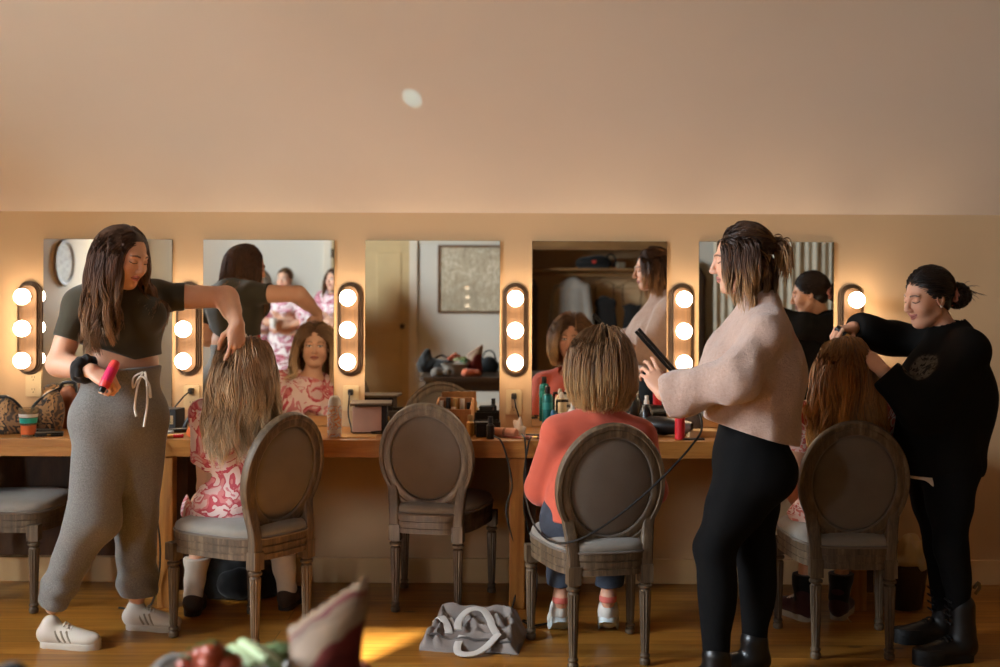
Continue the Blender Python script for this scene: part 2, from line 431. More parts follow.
class Body:
    """joint positions are world points; index 0 = the person's left, 1 = right"""
    def __init__(s, pel, pf, che, cf, nb, head, el, wr, kn, an, sh=None, hip=None, bulk=1., arm=1., leg=1., bust=1., butt=1., sw=.165, hipw=.085):
        s.pel, s.che, s.nb, s.head = V3(pel), V3(che), V3(nb), head
        s.Rp = frame(pf); s.Rc = frame(cf, nrm(s.nb - s.che))
        s.sh = [V3(p) for p in sh] if sh else [s.nb + s.Rc @ V3(q * sw, 0, -.055) for q in (-1, 1)]
        s.hip = [V3(p) for p in hip] if hip else [s.pel + s.Rp @ V3(q * hipw * bulk, 0, -.05) for q in (-1, 1)]
        s.el, s.wr, s.kn, s.an = [[V3(q) for q in p] for p in (el, wr, kn, an)]
        b = bulk; Rp, Rc = s.Rp, s.Rc; T = []
        mid = (s.pel + s.che) / 2
        T.append(ell(s.pel, V3(.158, .115, .12) * b, Rp, .05))
        for q in (-1, 1): T.append(ell(s.pel + Rp @ V3(q * .07 * b, -.05 * b * butt, -.045), V3(.09, .095, .095) * b * butt, Rp, .04))
        T.append(ell(mid + Rc @ V3(0, .0, 0), V3(.132 * b, .098 * b, .15), Rc, .06))
        T.append(ell(s.che, V3(.142 * b, .108 * b, .17), Rc, .05))
        if bust > 0:
            for q in (-1, 1): T.append(ell(s.che + Rc @ V3(q * .066 * b, .085 * b, -.005), V3(.06, .056, .06) * bust * b, Rc, .03))
        for i, q in enumerate((-1, 1)):
            T.append(cap(s.nb + Rc @ V3(q * .04, -.01, -.055), s.sh[i], .058 * b, .05 * arm, .04))
            T.append(cap(s.nb + Rc @ V3(q * .015, -.02, .02), s.nb * .35 + s.sh[i] * .65 + Rc @ V3(0, -.01, .02), .036, .026, .04))
        T.append(cap(s.nb - Rc @ V3(0, 0, .03), head.w(0, -.022, -.06), .052 * (1 + b) / 2, .047 * head.s, .025))
        s.torso = T; s.arms, s.legs = [], []
        for i in (0, 1):
            A, E, W = s.sh[i], s.el[i], s.wr[i]
            s.arms.append([cap(A, E, .05 * arm, .038 * arm, .03), cap(E, W, .039 * arm, .0265 * (1 + arm) / 2, .02), cap(E + (W - E) * .12, E + (W - E) * .5, .041 * arm, .034 * arm, .02)])
            H, K, N = s.hip[i], s.kn[i], s.an[i]; d = nrm(N - K); back = nrm(np.cross(np.cross(K - H, d), d) + 1e-6 - (Rp[:, 1] * .3 if True else 0)); back = nrm(back - d * (back @ d))
            if back @ Rp[:, 1] > 0: back = -back
            s.legs.append([cap(H, K, .088 * leg, .058 * leg, .04), cap(K, N, .055 * leg, .036 * (1 + leg) / 2, .03), ell(K + (N - K) * .32 + back * .018, V3(.047, .047, .12) * leg, frame(np.cross(d, V3(.3, 1, .1)), -d), .03),
                           cap(H, H + (K - H) * .45, .095 * leg, .082 * leg, .04)])
        s.hands = [None, None]; s.feet = [[], []]
    def foot(s, i, to, drop=.075):
        """bare foot inside the shoe: to = horizontal direction"""
        to = nrm(V3(to)); a = s.an[i]
        s.feet[i] = [cap(a, a - V3(0, 0, .03), .032, .026, .02)]
    def all(s):
        o = s.torso + [grp(s.head.prims())]
        for i in (0, 1): o += s.arms[i] + s.legs[i] + s.feet[i] + (s.hands[i] or [])
        return o
    def mesh(s, root, skin, h=.007, hh=.0023, hd=.0026, name='body', under=.008):
        pr = s.all(); hs = s.head.s
        for p in s.torso[:-1] + s.legs[0] + s.legs[1]: p.o = -under
        boxes = [(s.head.c - .135 * hs, s.head.c + .135 * hs, hh)]
        for i in (0, 1):
            if s.hands[i]: a, b = bounds(s.hands[i], .012); boxes.append((a, b, hd))
        lo, hi = bounds(pr); D = field(pr, lo, hi, h)
        V, F = surfnet(D, lo, h, [(a + h * 1.2, b - h * 1.2) for a, b, q in boxes])
        Vs, Fs, off = [V], [F], len(V)
        for a, b, q in boxes:
            D = field(pr, a, b, q); v, f = surfnet(D, a, q); Vs.append(v); Fs.append(f + off); off += len(v)
        V = np.concatenate(Vs); F = np.concatenate(Fs)
        for p in pr: p.o = 0.
        o = np_mesh(name, V, F, skin, None, s.head.color(V)); return adopt(o, root)

def halfspace(p, n):
    """post step: keep the side the normal points away from"""
    p, n = V3(p), nrm(n)
    return lambda D, X, Y, Z: np.maximum(D, (X - p[0]) * n[0] + (Y - p[1]) * n[1] + (Z - p[2]) * n[2])
def neckhole(b, r=.072, drop=.0, front=.0):
    c = cap(b.nb + V3(0, 0, -drop) + b.Rc[:, 1] * front, b.nb + V3(0, 0, .2) + b.Rc[:, 1] * (front + .05), r)
    return lambda D, X, Y, Z: np.maximum(D, -c.f(X, Y, Z))
def cutsleeve(b, i, t):
    """end a sleeve at t (0..1 shoulder to elbow, 1..2 elbow to wrist), only near that arm"""
    A, B = (b.sh[i], b.el[i]) if t <= 1 else (b.el[i], b.wr[i]); t = t if t <= 1 else t - 1
    p = A + (B - A) * t; n = nrm(B - A)
    lim = cap(p, b.wr[i] if t <= 1 else b.wr[i] + n * .1, .13)
    if t <= 1 and A is b.sh[i]: lim2 = cap(b.el[i], b.wr[i] + nrm(b.wr[i] - b.el[i]) * .1, .1)
    else: lim2 = lim
    def g(D, X, Y, Z):
        pl = (X - p[0]) * n[0] + (Y - p[1]) * n[1] + (Z - p[2]) * n[2]
        near = np.minimum(lim.f(X, Y, Z), lim2.f(X, Y, Z)) < 0
        return np.where(near, np.maximum(D, pl), D)
    return g
def chain(*fs):
    def g(D, X, Y, Z):
        for f in fs: D = f(D, X, Y, Z)
        return D
    return g
def garment(name, root, prims, m, infl, post=None, h=.007):
    return adopt(sculpt(name, prims, m, None, h, infl, post), root)

# ---------------------------------------------------------------- hair
def tubes(paths, radii, sides=3):
    """paths (n,m,3) -> vertices and quads of thin tapered strands"""
    n, m, _ = paths.shape
    T = np.gradient(paths, axis=1); T /= np.linalg.norm(T, axis=2, keepdims=True) + 1e-9
    ref = np.where(np.abs(T[..., 2:3]) < .9, np.array([0, 0, 1.]), np.array([1., 0, 0]))
    U = np.cross(T, ref); U /= np.linalg.norm(U, axis=2, keepdims=True) + 1e-9; W = np.cross(T, U)
    a = 2 * PI * np.arange(sides) / sides
    V = paths[:, :, None] + radii[:, :, None, None] * (U[:, :, None] * np.cos(a)[:, None] + W[:, :, None] * np.sin(a)[:, None])
    i = np.arange(n)[:, None, None] * m * sides; j = np.arange(m - 1)[None, :, None] * sides; k = np.arange(sides)[None, None, :]; k2 = (k + 1) % sides
    F = np.stack([i + j + k, i + j + k2, i + j + sides + k2, i + j + sides + k], -1).reshape(-1, 4)
    return V.reshape(-1, 3), F
def scalp_roots(rng, n, front=.085, side=-.012, nape=-.075):
    """local root points on the cranium above the hairline"""
    c, r = V3(0, -.02, .034), V3(.075, .093, .083)
    u = rng.normal(size=(n * 6, 3)); u /= np.linalg.norm(u, axis=1, keepdims=True); p = c + u * r
    y = p[:, 1]; zt = np.interp(y, [-.06, -.02, .01, .035, .06, .08], [nape, side - .02, side, .02, front - .03, front]) - .012 * (np.abs(p[:, 0]) / .05) ** 2 * (y > .02) + rng.uniform(-.004, .004, len(p))
    p = p[p[:, 2] > zt][:n]; nn = (p - c) / r ** 2; nn /= np.linalg.norm(nn, axis=1, keepdims=True)
    return p, nn
def hair(name, root, H, m, cols, n=1800, length=.4, lvar=.12, steps=18, seed=1, part=.0, lift=.35, g=.3, thick=.016, wave=(.008, 30.), clump=70, clumpf=.5,
         colliders=(), target=None, r=.0021, front=.085, back=.5, sidew=.7, rootcol=.3, streak=.3, lenfn=None, extra=None, capcol=None, nape=-.075, side=-.012, curl_in=0., sides=3, face=.8, clear=.055, clearz=.045):
    rng = np.random.default_rng(seed)
    p, nn = scalp_roots(rng, n, front, side, nape); n = len(p)
    pl = p.copy(); R, s = H.R, H.s
    fr = np.clip((p[:, 1] - .02) / .05, 0, 1); comb = np.stack([np.clip((p[:, 0] - part) / np.where(p[:, 1] > 0, .004, .035), -1, 1) * (sidew + face * fr), -np.full(n, back) - face * .5 * fr, np.full(n, .15)], 1)
    vel = nn * lift + comb; vel /= np.linalg.norm(vel, axis=1, keepdims=True); vel = vel @ R.T
    n0 = n; P0 = H.c + (p * s) @ R.T
    L = length * (1 + rng.uniform(-lvar, lvar, n)) if lenfn is None else lenfn(pl, rng)
    th = thick * rng.uniform(.05, 1, n) ** .7 * s
    cols_ = [ell(H.w(0, -.02, .034), V3(.0775, .0955, .0855) * s, R, .01), ell(H.w(0, .03, -.03), V3(.064, .06, .085) * s, R, .01), cap(H.w(0, -.02, -.1), H.w(0, -.02, 0), .05 * s)] + list(colliders)
    def sd(q):
        return np.min([c.f(q[:, 0], q[:, 1], q[:, 2]) for c in cols_], 0)
    path = [P0.copy()]; q = P0.copy(); down = V3(0, 0, -1)
    for k in range(steps - 1):
        t = (k + 1) / steps
        tg = np.tile(down, (n, 1)) if target is None else target(q, pl, t)
        if curl_in: tg = tg + curl_in * max(0, t - .6) * 2.5 * ((H.c - q) * np.array([1, 1, 0])) / .1
        gg = g if np.isscalar(g) else g(t)
        vel = vel * (1 - gg) + tg * gg; vel /= np.linalg.norm(vel, axis=1, keepdims=True) + 1e-9
        q = q + vel * (L / (steps - 1))[:, None]
        for it in range(2):
            d = sd(q) - th * min(1, t * 6); e = 1e-3
            gr = np.stack([sd(q + V3(e, 0, 0)) - sd(q), sd(q + V3(0, e, 0)) - sd(q), sd(q + V3(0, 0, e)) - sd(q)], 1)
            gr /= np.linalg.norm(gr, axis=1, keepdims=True) + 1e-9
            q = q - np.minimum(d, 0)[:, None] * gr
        path.append(q.copy())
    A = np.stack(path, 1); tt = np.linspace(0, 1, steps)
    if clear:
        Lc = H.loc(A.reshape(-1, 3)).reshape(n, steps, 3)
        bad = ((Lc[..., 1] > .055) & (np.abs(Lc[..., 0]) < clear) & (Lc[..., 2] < clearz) & (Lc[..., 2] > -.16)).sum(1) > 1
        A, L, pl = A[~bad], L[~bad], pl[~bad]; n = len(A)
    if clump:
        gi = rng.choice(n, min(clump, n), replace=False)
        near = np.argmin(((pl[:, None] - pl[None, gi]) ** 2).sum(2), 1); own = gi[near]
        f = (clumpf * np.clip(tt * 1.6, 0, 1))[None, :, None]; A = A * (1 - f) + A[own] * f
        ph = rng.uniform(0, 6.3, n)[own]; ph2 = rng.uniform(0, 6.3, n)[own]
        ph = ph + rng.normal(0, .35, n)
    else: ph, ph2, own = rng.uniform(0, 6.3, n), rng.uniform(0, 6.3, n), np.arange(n)
    amp = wave[0] * np.clip(tt * 1.5 - .15, 0, 1)[None] * rng.uniform(.5, 1.2, n)[own][:, None]
    arg = wave[1] * tt[None] * L[:, None] + ph[:, None]
    A = A + amp[..., None] * (np.sin(arg)[..., None] * R[:, 0] + np.cos(arg * .9 + ph2[:, None])[..., None] * R[:, 1] * .7)
    if clear:
        Lc = H.loc(A.reshape(-1, 3)).reshape(n, steps, 3)
        bad = ((Lc[..., 1] > .05) & (np.abs(Lc[..., 0]) < clear * .9) & (Lc[..., 2] < clearz) & (Lc[..., 2] > -.2)).sum(1) > 1
        A, L, own = A[~bad], L[~bad], own[~bad]; n = len(A)
    rr = r * rng.uniform(.7, 1.3, n)[:, None] * np.interp(tt, [0, .1, .7, 1], [.8, 1, .9, .25])[None]
    c0, c1, c2 = [np.array(srgb(c)) for c in cols]
    mixr = np.clip(tt / max(.01, rootcol), 0, 1)[None, :, None]; mixt = np.clip((tt - rootcol) / (1 - rootcol), 0, 1)[None, :, None]
    C = (c0 * (1 - mixr) + c1 * mixr) * (1 - mixt) + c2 * mixt
    C = C * (1 + streak * rng.normal(0, 1, n0)[own] * .5 + streak * rng.normal(0, .8, n) * .6)[:, None, None].clip(.35, 2)
    if extra is not None:
        A2, r2, C2 = extra(rng); k = A.shape[1]
        A = np.concatenate([A, A2]); rr = np.concatenate([rr, r2]); C = np.concatenate([C, C2])
    V, F = tubes(A, rr, sides); C = np.repeat(C.reshape(-1, 3), sides, 0)
    # scalp cap under the strands
    pr = [ell(H.w(0, -.02, .034), V3(.0752, .0930, .0828) * s, R, .01)]
    if nape < -.05: pr.append(ell(H.w(0, -.035, -.03), V3(.066, .07, .06) * s, R, .02))
    lo, hi = bounds(pr, .01); D = field(pr, lo, hi, .005)
    ax = [lo[i] + .005 * np.arange(D.shape[i]) for i in range(3)]; X, Y, Z = np.meshgrid(*ax, indexing='ij')
    Lc = H.loc(np.stack([X, Y, Z], -1).reshape(-1, 3)); zt = np.interp(Lc[:, 1], [-.06, -.02, .01, .035, .06, .08], [nape, side - .02, side, .02, front - .03, front])
    zt = zt - .012 * (np.abs(Lc[:, 0]) / .05) ** 2 * (Lc[:, 1] > .02) + .005 * (Lc[:, 1] > .01)
    D = np.maximum(D, ((zt - Lc[:, 2]) * s).reshape(D.shape)); v, f = surfnet(D, lo, .005)
    V = np.concatenate([V, v]); C = np.concatenate([C, np.tile(np.array(srgb(capcol or cols[0])), (len(v), 1))])
    o = np_mesh(name, V, [F, f + len(V) - len(v)], m, None, C.clip(0, 1))
    return adopt(o, root)
def bun_extra(center, rad_, cols, n=160, steps=18, r=.0022, seed=3, squash=(1, 1, 1), fly=0, flyl=.06):
    """strands wound round a knot, plus a few loose ends"""
    def f(_):
        rng = np.random.default_rng(seed); A = []
        for i in range(n):
            u = rng.normal(size=3); u /= np.linalg.norm(u); w = np.cross(u, rng.normal(size=3)); w /= np.linalg.norm(w)
            a = rng.uniform(0, 6.3) + np.linspace(0, rng.uniform(2.2, 4.5), steps); R_ = rad_ * rng.uniform(.55, 1.0)
            z = np.linspace(-.4, .4, steps)[:, None] * R_ * np.cross(u, w)
            q = (R_ * .92 * (np.cos(a)[:, None] * u + np.sin(a)[:, None] * w) + z) * V3(squash)
            A.append(V3(center) + q)
        for i in range(fly):
            u = rng.normal(size=3); u[2] = abs(u[2]) * .8; u /= np.linalg.norm(u); t = np.linspace(0, 1, steps)[:, None]
            A.append(V3(center) + u * (rad_ * .7 + t * flyl * rng.uniform(.5, 1)) + V3(0, 0, -.03) * t ** 2 + rng.normal(size=3) * .01 * t)
        A = np.array(A); rr = np.full((len(A), steps), r) * np.interp(np.linspace(0, 1, steps), [0, .2, .8, 1], [.4, 1, 1, .3])[None]
        rr[n:] *= .45
        C = np.tile(np.array(srgb(cols[1])), (len(A), steps, 1)) * rng.uniform(.6, 1.5, len(A))[:, None, None]
        return A, rr, C
    return f
def join_extra(*fs):
    def f(rng):
        o = [g(rng) for g in fs]; return tuple(np.concatenate([x[i] for x in o]) for i in range(3))
    return f

# ---------------------------------------------------------------- shoes
def shoe(root, ankle, to, m_up, m_sole, sole_z=0., length=.25, shaft=.0, wide=.043, tilt=0., sole_h=.024, laces=None, high=.05, stripes=None, heel=0., name='shoe'):
    """one shoe; ankle = ankle joint, to = toe direction on the floor, tilt = heel lift in degrees"""
    to = nrm(V3(to[0], to[1], 0)); rgt = np.cross(to, V3(0, 0, 1)); hl = V3(ankle[0], ankle[1], sole_z) - to * .055
    toe = hl + to * (length - .09)
    ct, st = math.cos(rad(tilt)), math.sin(rad(tilt))
    def W(u, v, z):  # u from heel forwards, v sideways, z up; tips about the ball of the foot
        q = u - (length - .10); uu = q * ct + z * st; zz = -q * st + z * ct
        if q > 0: uu, zz = q + z * st * .3, z
        return hl + to * (uu + length - .10) + rgt * v + V3(0, 0, zz)
    Ru = np.stack([rgt, nrm(W(.1, 0, .0) - W(.0, 0, .0)), nrm(np.cross(rgt, nrm(W(.1, 0, 0) - W(0, 0, 0))))], 1)
    up = [ell(W(.045, 0, .05), (wide * .86, .055, .045), Ru, .02), ell(W(length * .42, 0, .045), (wide * .9, .075, .042), Ru, .03),
          ell(W(length * .70, 0, .036), (wide, .068, .032), Ru, .03), cap(W(.05, 0, .06), W(.05, 0, .06 + high), .038, .036, .02)]
    if shaft: up.append(cap(W(.05, 0, .08), V3(ankle[0], ankle[1], sole_z + shaft), .046, .05, .03))
    o = adopt(sculpt(name, up, m_up, None, .005, 0., None), root)
    so = []
    n = 22
    for i in range(n):
        t = i / (n - 1); u = .012 + t * (length - .03) - .0
        w_ = wide * np.interp(t, [0, .04, .12, .4, .7, .86, .95, 1], [.34, .62, .84, .78, 1.0, .86, .58, .24])
        so.append((u, w_))
    bm = bmesh.new()
    ring = [(u, w_) for u, w_ in so] + [(u, -w_) for u, w_ in so[::-1]]
    rows = []
    for z in (0.0, sole_h * .5, sole_h, sole_h * 1.3):
        k = {0.0: .95}.get(z, 1.0) if z < sole_h * 1.2 else .85
        rows.append([bm.verts.new(Vector(tuple(W(u, v * k * 1.04, z + (heel if u < length * .3 else 0) * 0)))) for u, v in ring])
    m = len(ring)
    for a, b in zip(rows, rows[1:]):
        for j in range(m): bm.faces.new((a[j], a[(j + 1) % m], b[(j + 1) % m], b[j]))
    bm.faces.new(rows[0]); bm.faces.new(rows[-1])
    s = finish('sole', bm, m_sole); adopt(s, root); s.parent = o
    o2 = [o, s]
    if laces:
        bm = bmesh.new()
        for i in range(5):
            u = length * (.40 + .055 * i); z = .095 - .0072 * i
            a, b = W(u, -.022, z - .006), W(u + .006, .022, z - .006); mid_ = W(u, 0, z + .004)
            tube(bm, [a, mid_, b], .0045, 6, 6)
        l = finish('laces', bm, laces); adopt(l, root); l.parent = o
    if stripes:
        for q in (-1, 1):
            bm = bmesh.new()
            for i in range(3):
                u = length * (.40 + .085 * i)
                tube(bm, [W(u, q * wide * .90, .03), W(u - .012, q * wide * .93, .048), W(u - .026, q * wide * .72, .072)], .0042, 6, 6)
            l = finish('stripes', bm, stripes); adopt(l, root); l.parent = o
    return o
# ---------------------------------------------------------------- the room
XL, XR, YB = -4.6, 4.2, -7.7
WT = 1.80                                     # height of the mirror wall, where the sloped ceiling starts
def paint(name, c, bump=.06, rough=.75):
    if name in _mats: return _mats[name]
    s = NT(name); v = s.coords(); c = srgb(c)
    n = s.noise(v, 1.3, 4); s.base(s.ramp(n, [(.35, tuple(x * .96 for x in c)), (.65, c)]))
    s.set(Roughness=rough); s.b.inputs['Specular IOR Level'].default_value = .25
    s.bump(s.noise(v, 160, 3), bump, .003); _mats[name] = s.m; return s.m
def wood(name, c0, c1, c2, grain=(1.2, 18, 18), rough=.5, bump=.12, spec=.4, coat=0.):
    """streaked wood, grain along local x"""
    if name in _mats: return _mats[name]
    s = NT(name); v = s.coords(grain)
    n = s.noise(v, 2.2, 6, .6, .6); f = s.noise(s.coords((grain[0] * 6, grain[1] * 9, grain[2] * 9)), 3, 3)
    c = s.ramp(n, [(.28, c0), (.5, c1), (.74, c2)])
    s.base(s.mix(.35, c, s.ramp(f, [(.3, .62), (.6, 1.)]), 'MULTIPLY'))
    s.set(Roughness=rough); s.b.inputs['Specular IOR Level'].default_value = spec
    s.b.inputs['Coat Weight'].default_value = coat
    s.bump(n, bump, .004); _mats[name] = s.m; return s.m
def floor_mat():
    s = NT('pine_floor'); tc = s.n('ShaderNodeTexCoord'); v = tc.outputs['Object']
    br = s.n('ShaderNodeTexBrick'); s.l(v, br.inputs['Vector'])
    br.offset = .37; br.squash = 1
    for k, x in (('Scale', 1.), ('Brick Width', 2.6), ('Row Height', .165), ('Mortar Size', .0016), ('Mortar Smooth', .1), ('Bias', 0.)): br.inputs[k].default_value = x
    br.inputs['Color1'].default_value = (0, 0, 0, 1); br.inputs['Color2'].default_value = (1, 1, 1, 1); br.inputs['Mortar'].default_value = (.5, .5, .5, 1)
    mp = s.n('ShaderNodeMapping'); mp.inputs['Scale'].default_value = (.55, 7, 1); s.l(v, mp.inputs[0])
    ad = s.n('ShaderNodeVectorMath', operation='ADD'); s.l(mp.outputs[0], ad.inputs[0]); s.l(br.outputs['Color'], ad.inputs[1])
    sc = s.n('ShaderNodeVectorMath', operation='MULTIPLY'); s.l(br.outputs['Color'], sc.inputs[0]); sc.inputs[1].default_value = (7, 3, 9); s.l(sc.outputs[0], ad.inputs[1])
    n = s.noise(ad.outputs[0], 2.1, 7, .62, 1.1)
    c = s.ramp(n, [(.25, '#6d3f12'), (.45, '#95601f'), (.62, '#a9762f'), (.8, '#bd8c42')])
    tone = s.ramp(br.outputs['Color'], [(0, .72), (1, 1.08)])
    c = s.mix(1., c, tone, 'MULTIPLY')
    mk = s.n('ShaderNodeMapping'); mk.inputs['Scale'].default_value = (2.1, 4.6, 1); s.l(v, mk.inputs[0])
    vo = s.n('ShaderNodeTexVoronoi'); vo.inputs['Scale'].default_value = 1.; s.l(mk.outputs[0], vo.inputs['Vector'])
    c = s.mix(s.ramp(vo.outputs['Distance'], [(0, 1.), (.045, .9), (.085, 0.)]), c, '#3a1d0a')
    c = s.mix(s.ramp(br.outputs['Fac'], [(0, 0.), (1, 1.)]), c, '#2a1508')
    s.base(c); s.set(Roughness=.36); s.b.inputs['Specular IOR Level'].default_value = .45
    s.bump(s.mix(.5, n, br.outputs['Fac'], 'SUBTRACT'), .12, .004)
    return s.m
M_WALL = paint('wall_paint', '#c3a27a'); M_SLOPE = paint('ceiling_paint', '#dacbb8'); M_FAR = paint('far_wall_paint', '#d6d0c2'); M_WEST = paint('west_wall_paint', '#c6ab82')
M_TRIM = mat('white_trim_paint', '#d9cdb8', .5, var=.03)
def slab(name, verts, faces, m, kind='structure'):
    bm = bmesh.new(); vs = [bm.verts.new(v) for v in verts]
    for f in faces: bm.faces.new([vs[i] for i in f])
    o = finish(name, bm, m, None, False); return tag(o, kind=kind)
def wall_holes(name, m, axis, at, thick, u0, u1, z0, z1, holes):
    """upright wall made of blocks around rectangular openings; axis 'x' runs along X at Y=at"""
    us = sorted({u0, u1, *[h[0] for h in holes], *[h[1] for h in holes]}); zs = sorted({z0, z1, *[h[2] for h in holes], *[h[3] for h in holes]})
    bm = bmesh.new()
    for a, b in zip(us, us[1:]):
        for c, d in zip(zs, zs[1:]):
            mu, mz = (a + b) / 2, (c + d) / 2
            if any(h[0] < mu < h[1] and h[2] < mz < h[3] for h in holes): continue
            if axis == 'x': box(bm, (mu, at + thick / 2, mz), (b - a, abs(thick), d - c))
            else: box(bm, (at + thick / 2, mu, mz), (abs(thick), b - a, d - c))
    bmesh.ops.remove_doubles(bm, verts=bm.verts, dist=1e-5)
    bad = [f for f in bm.faces if False]
    o = finish(name, bm, m, None, False); return tag(o, kind='structure')

def build_room():
    bm = bmesh.new(); box(bm, ((XL + XR) / 2, YB / 2 - .35, -.05), (XR - XL + .4, -YB + 1.5, .1))
    tag(finish('floor', bm, floor_mat(), None, False), kind='structure')
    bm = bmesh.new(); box(bm, ((XL + XR) / 2, .06, WT / 2 + .04), (XR - XL + .4, .12, WT + .08))
    tag(finish('wall_north', bm, M_WALL, None, False), kind='structure')
    # sloped then flat ceiling, one solid shell
    T = .1; k = .7; yf = -(3.3 - WT) / k; a, b = XL - .2, XR + .2
    prof = [(.0, WT), (yf, 3.3), (YB - .8, 3.3), (YB - .8, 3.3 + T), (yf, 3.3 + T + .04), (.12, WT + T + .05), (.12, WT)]
    vs = [(a, y, z) for y, z in prof] + [(b, y, z) for y, z in prof]; n = len(prof)
    ce_ = slab('ceiling', vs, [list(range(n)), list(range(2 * n - 1, n - 1, -1))] + [[i, (i + 1) % n, n + (i + 1) % n, n + i] for i in range(n)], M_SLOPE)
    ce_.data.materials.append(wood('ceiling_bounce_cut', '#5a4026', '#6d5030', '#7d5f3c', (1, 6, 6), .7))  # dark wood tone invented for the unseen flat part to cut bounced light
    for p in ce_.data.polygons:
        if p.center.z < 3.31 and abs(p.normal.z) > .9: p.material_index = 1
    W1 = (-4.56, -4.16, 1.18, 2.12)            # back window: the sun patch comes through here
    DO = (-2.04, -1.16, 0., 2.03); CL = (.12, 1.86, 0., 1.86)
    wall_holes('wall_south', M_FAR, 'x', YB, -.12, XL - .2, XR + .2, 0, 3.3, [W1, CL])
    W2 = (-4.7, -2.4, 1.75, 3.1)
    wall_holes('wall_west', M_WEST, 'y', XL, -.12, YB - .12, 0, 0, 3.3, [W2])
    wall_holes('wall_east', paint('east_wall_paint', '#7a5c38'), 'y', XR, .12, YB - .12, 0, 0, 3.3, [])  # unseen wall, colour darkened to cut bounced fill on the right
    # windows: frame, muntins, glass
    gl = NT('window_glass'); gl.t.nodes.remove(gl.b)
    tr = gl.n('ShaderNodeBsdfTransparent'); gs = gl.n('ShaderNodeBsdfGlossy'); gs.inputs['Roughness'].default_value = .02
    mx = gl.n('ShaderNodeMixShader'); mx.inputs[0].default_value = .06; gl.l(tr.outputs[0], mx.inputs[1]); gl.l(gs.outputs[0], mx.inputs[2]); gl.l(mx.outputs[0], gl.out.inputs[0])
    for i, (u0, u1, z0, z1, ax) in enumerate((W1 + ('x',), W2 + ('y',))):
        bm = bmesh.new(); f = .055
        def bar(ca, sa):
            if ax == 'x': box(bm, (ca[0], YB - .03, ca[1]), (sa[0], .09, sa[1]))
            else: box(bm, (XL - .03, ca[0], ca[1]), (.09, sa[0], sa[1]))
        um, zm = (u0 + u1) / 2, (z0 + z1) / 2
        bar((um, z0 - .02), (u1 - u0 + .16, f)); bar((um, z1 + .02), (u1 - u0 + .16, f))
        bar((u0 - .02, zm), (f, z1 - z0 + .12)); bar((u1 + .02, zm), (f, z1 - z0 + .12))
        if ax == 'y': bar((um, zm), (.03, z1 - z0)); bar((um, zm), (u1 - u0, .025))
        w = tag(finish('window_%d' % (i + 1), bm, M_TRIM, None, False), kind='structure')
        bm = bmesh.new()
        if ax == 'x': box(bm, (um, YB - .06, zm), (u1 - u0, .006, z1 - z0))
        else: box(bm, (XL - .06, um, zm), (.006, u1 - u0, z1 - z0))
        finish('window_pane', bm, gl.m, w, False)
    # unseen wall added outside to keep direct sun off the west window
    bm = bmesh.new(); box(bm, (XL - 2.2, -6.6, 2.4), (4., .2, 5.2)); tag(finish('wall_sun_block', bm, M_FAR, None, False), kind='structure')
    # unseen ground outside, made pale to bounce light up to the ceiling
    bm = bmesh.new(); box(bm, (0, -5, -.3), (60, 60, .1)); tag(finish('ground', bm, mat('pale_bounce_ground', '#cdc4b4', .9, var=.1, vscale=3), None, False), kind='structure')
    # door with casing
    d = mat('door_paint', '#c9ad7c', .55, var=.04)
    bm = bmesh.new(); u0, u1, _, z1 = DO
    box(bm, ((u0 + u1) / 2, YB + .015, z1 / 2), (u1 - u0, .03, z1)); fr = finish('door_1', bm, d, None, False, .004); tag(fr, kind='structure')
    for cz, hz in ((.55, .7), (1.42, .78)):
        bm = bmesh.new()
        for q in (-.21, .21):
            box(bm, ((u0 + u1) / 2 + q, YB + .034, cz), (.28, .012, hz))
        finish('door_panel', bm, d, fr, False, .006)
    bm = bmesh.new(); lathe(bm, [(.0, .05), (.022, .048), (.03, .03), (.024, .012), (.012, .0), (.012, -.02)], M_at((u1 - .075, YB + .05, .98), (-PI / 2, 0, 0)), 16)
    finish('door_knob', bm, mat('dark_bronze', '#4a3a28', .4, .8), fr)
    bm = bmesh.new()
    for z in (.3, 1.05, 1.8): box(bm, (u0 + .01, YB + .035, z), (.03, .02, .1))
    finish('hinge', bm, _mats['dark_bronze'], fr, False)
    bm = bmesh.new()
    for q in (u0 - .045, u1 + .045): box(bm, (q, YB + .012, z1 / 2 + .02), (.09, .05, z1 + .04))
    box(bm, ((u0 + u1) / 2, YB + .012, z1 + .05), (u1 - u0 + .18, .05, .09))
    tag(finish('trim_1', bm, M_TRIM, None, False, .005), kind='structure')
    # picture rail seen beside the framed print
    bm = bmesh.new(); box(bm, ((u1 + .09 + .10) / 2, YB + .012, 1.94), (1.2, .022, .03)); tag(finish('trim_2', bm, M_TRIM, None, False), kind='structure')
    # baseboards
    bm = bmesh.new(); box(bm, ((XL + XR) / 2, -.009, .06), (XR - XL, .018, .12)); tag(finish('baseboard_north', bm, mat('wall_baseboard', '#c8a676', .5, var=.03), None, False, .003), kind='structure')
    bm = bmesh.new()
    for x0, x1 in ((XL, u0 - .09), (u1 + .09, CL[0] - .08), (CL[1] + .08, XR)): box(bm, ((x0 + x1) / 2, YB + .009, .06), (x1 - x0, .018, .12))
    tag(finish('baseboard_south', bm, M_TRIM, None, False), kind='structure')
    # closet recess
    cw = wood('closet_wood', '#6b4a28', '#8a6236', '#9d7646', (1, 8, 8), .6)
    bm = bmesh.new(); x0, x1, _, zc = CL; y1 = YB - .72; yo = YB - .12
    box(bm, ((x0 + x1) / 2, y1 - .02, 1.1), (x1 - x0 + .2, .04, 2.2))
    box(bm, (x0 - .02, (yo + y1) / 2, 1.1), (.04, yo - y1, 2.2)); box(bm, (x1 + .02, (yo + y1) / 2, 1.1), (.04, yo - y1, 2.2)); box(bm, ((x0 + x1) / 2, (yo + y1) / 2, 2.22), (x1 - x0 + .2, yo - y1, .04))
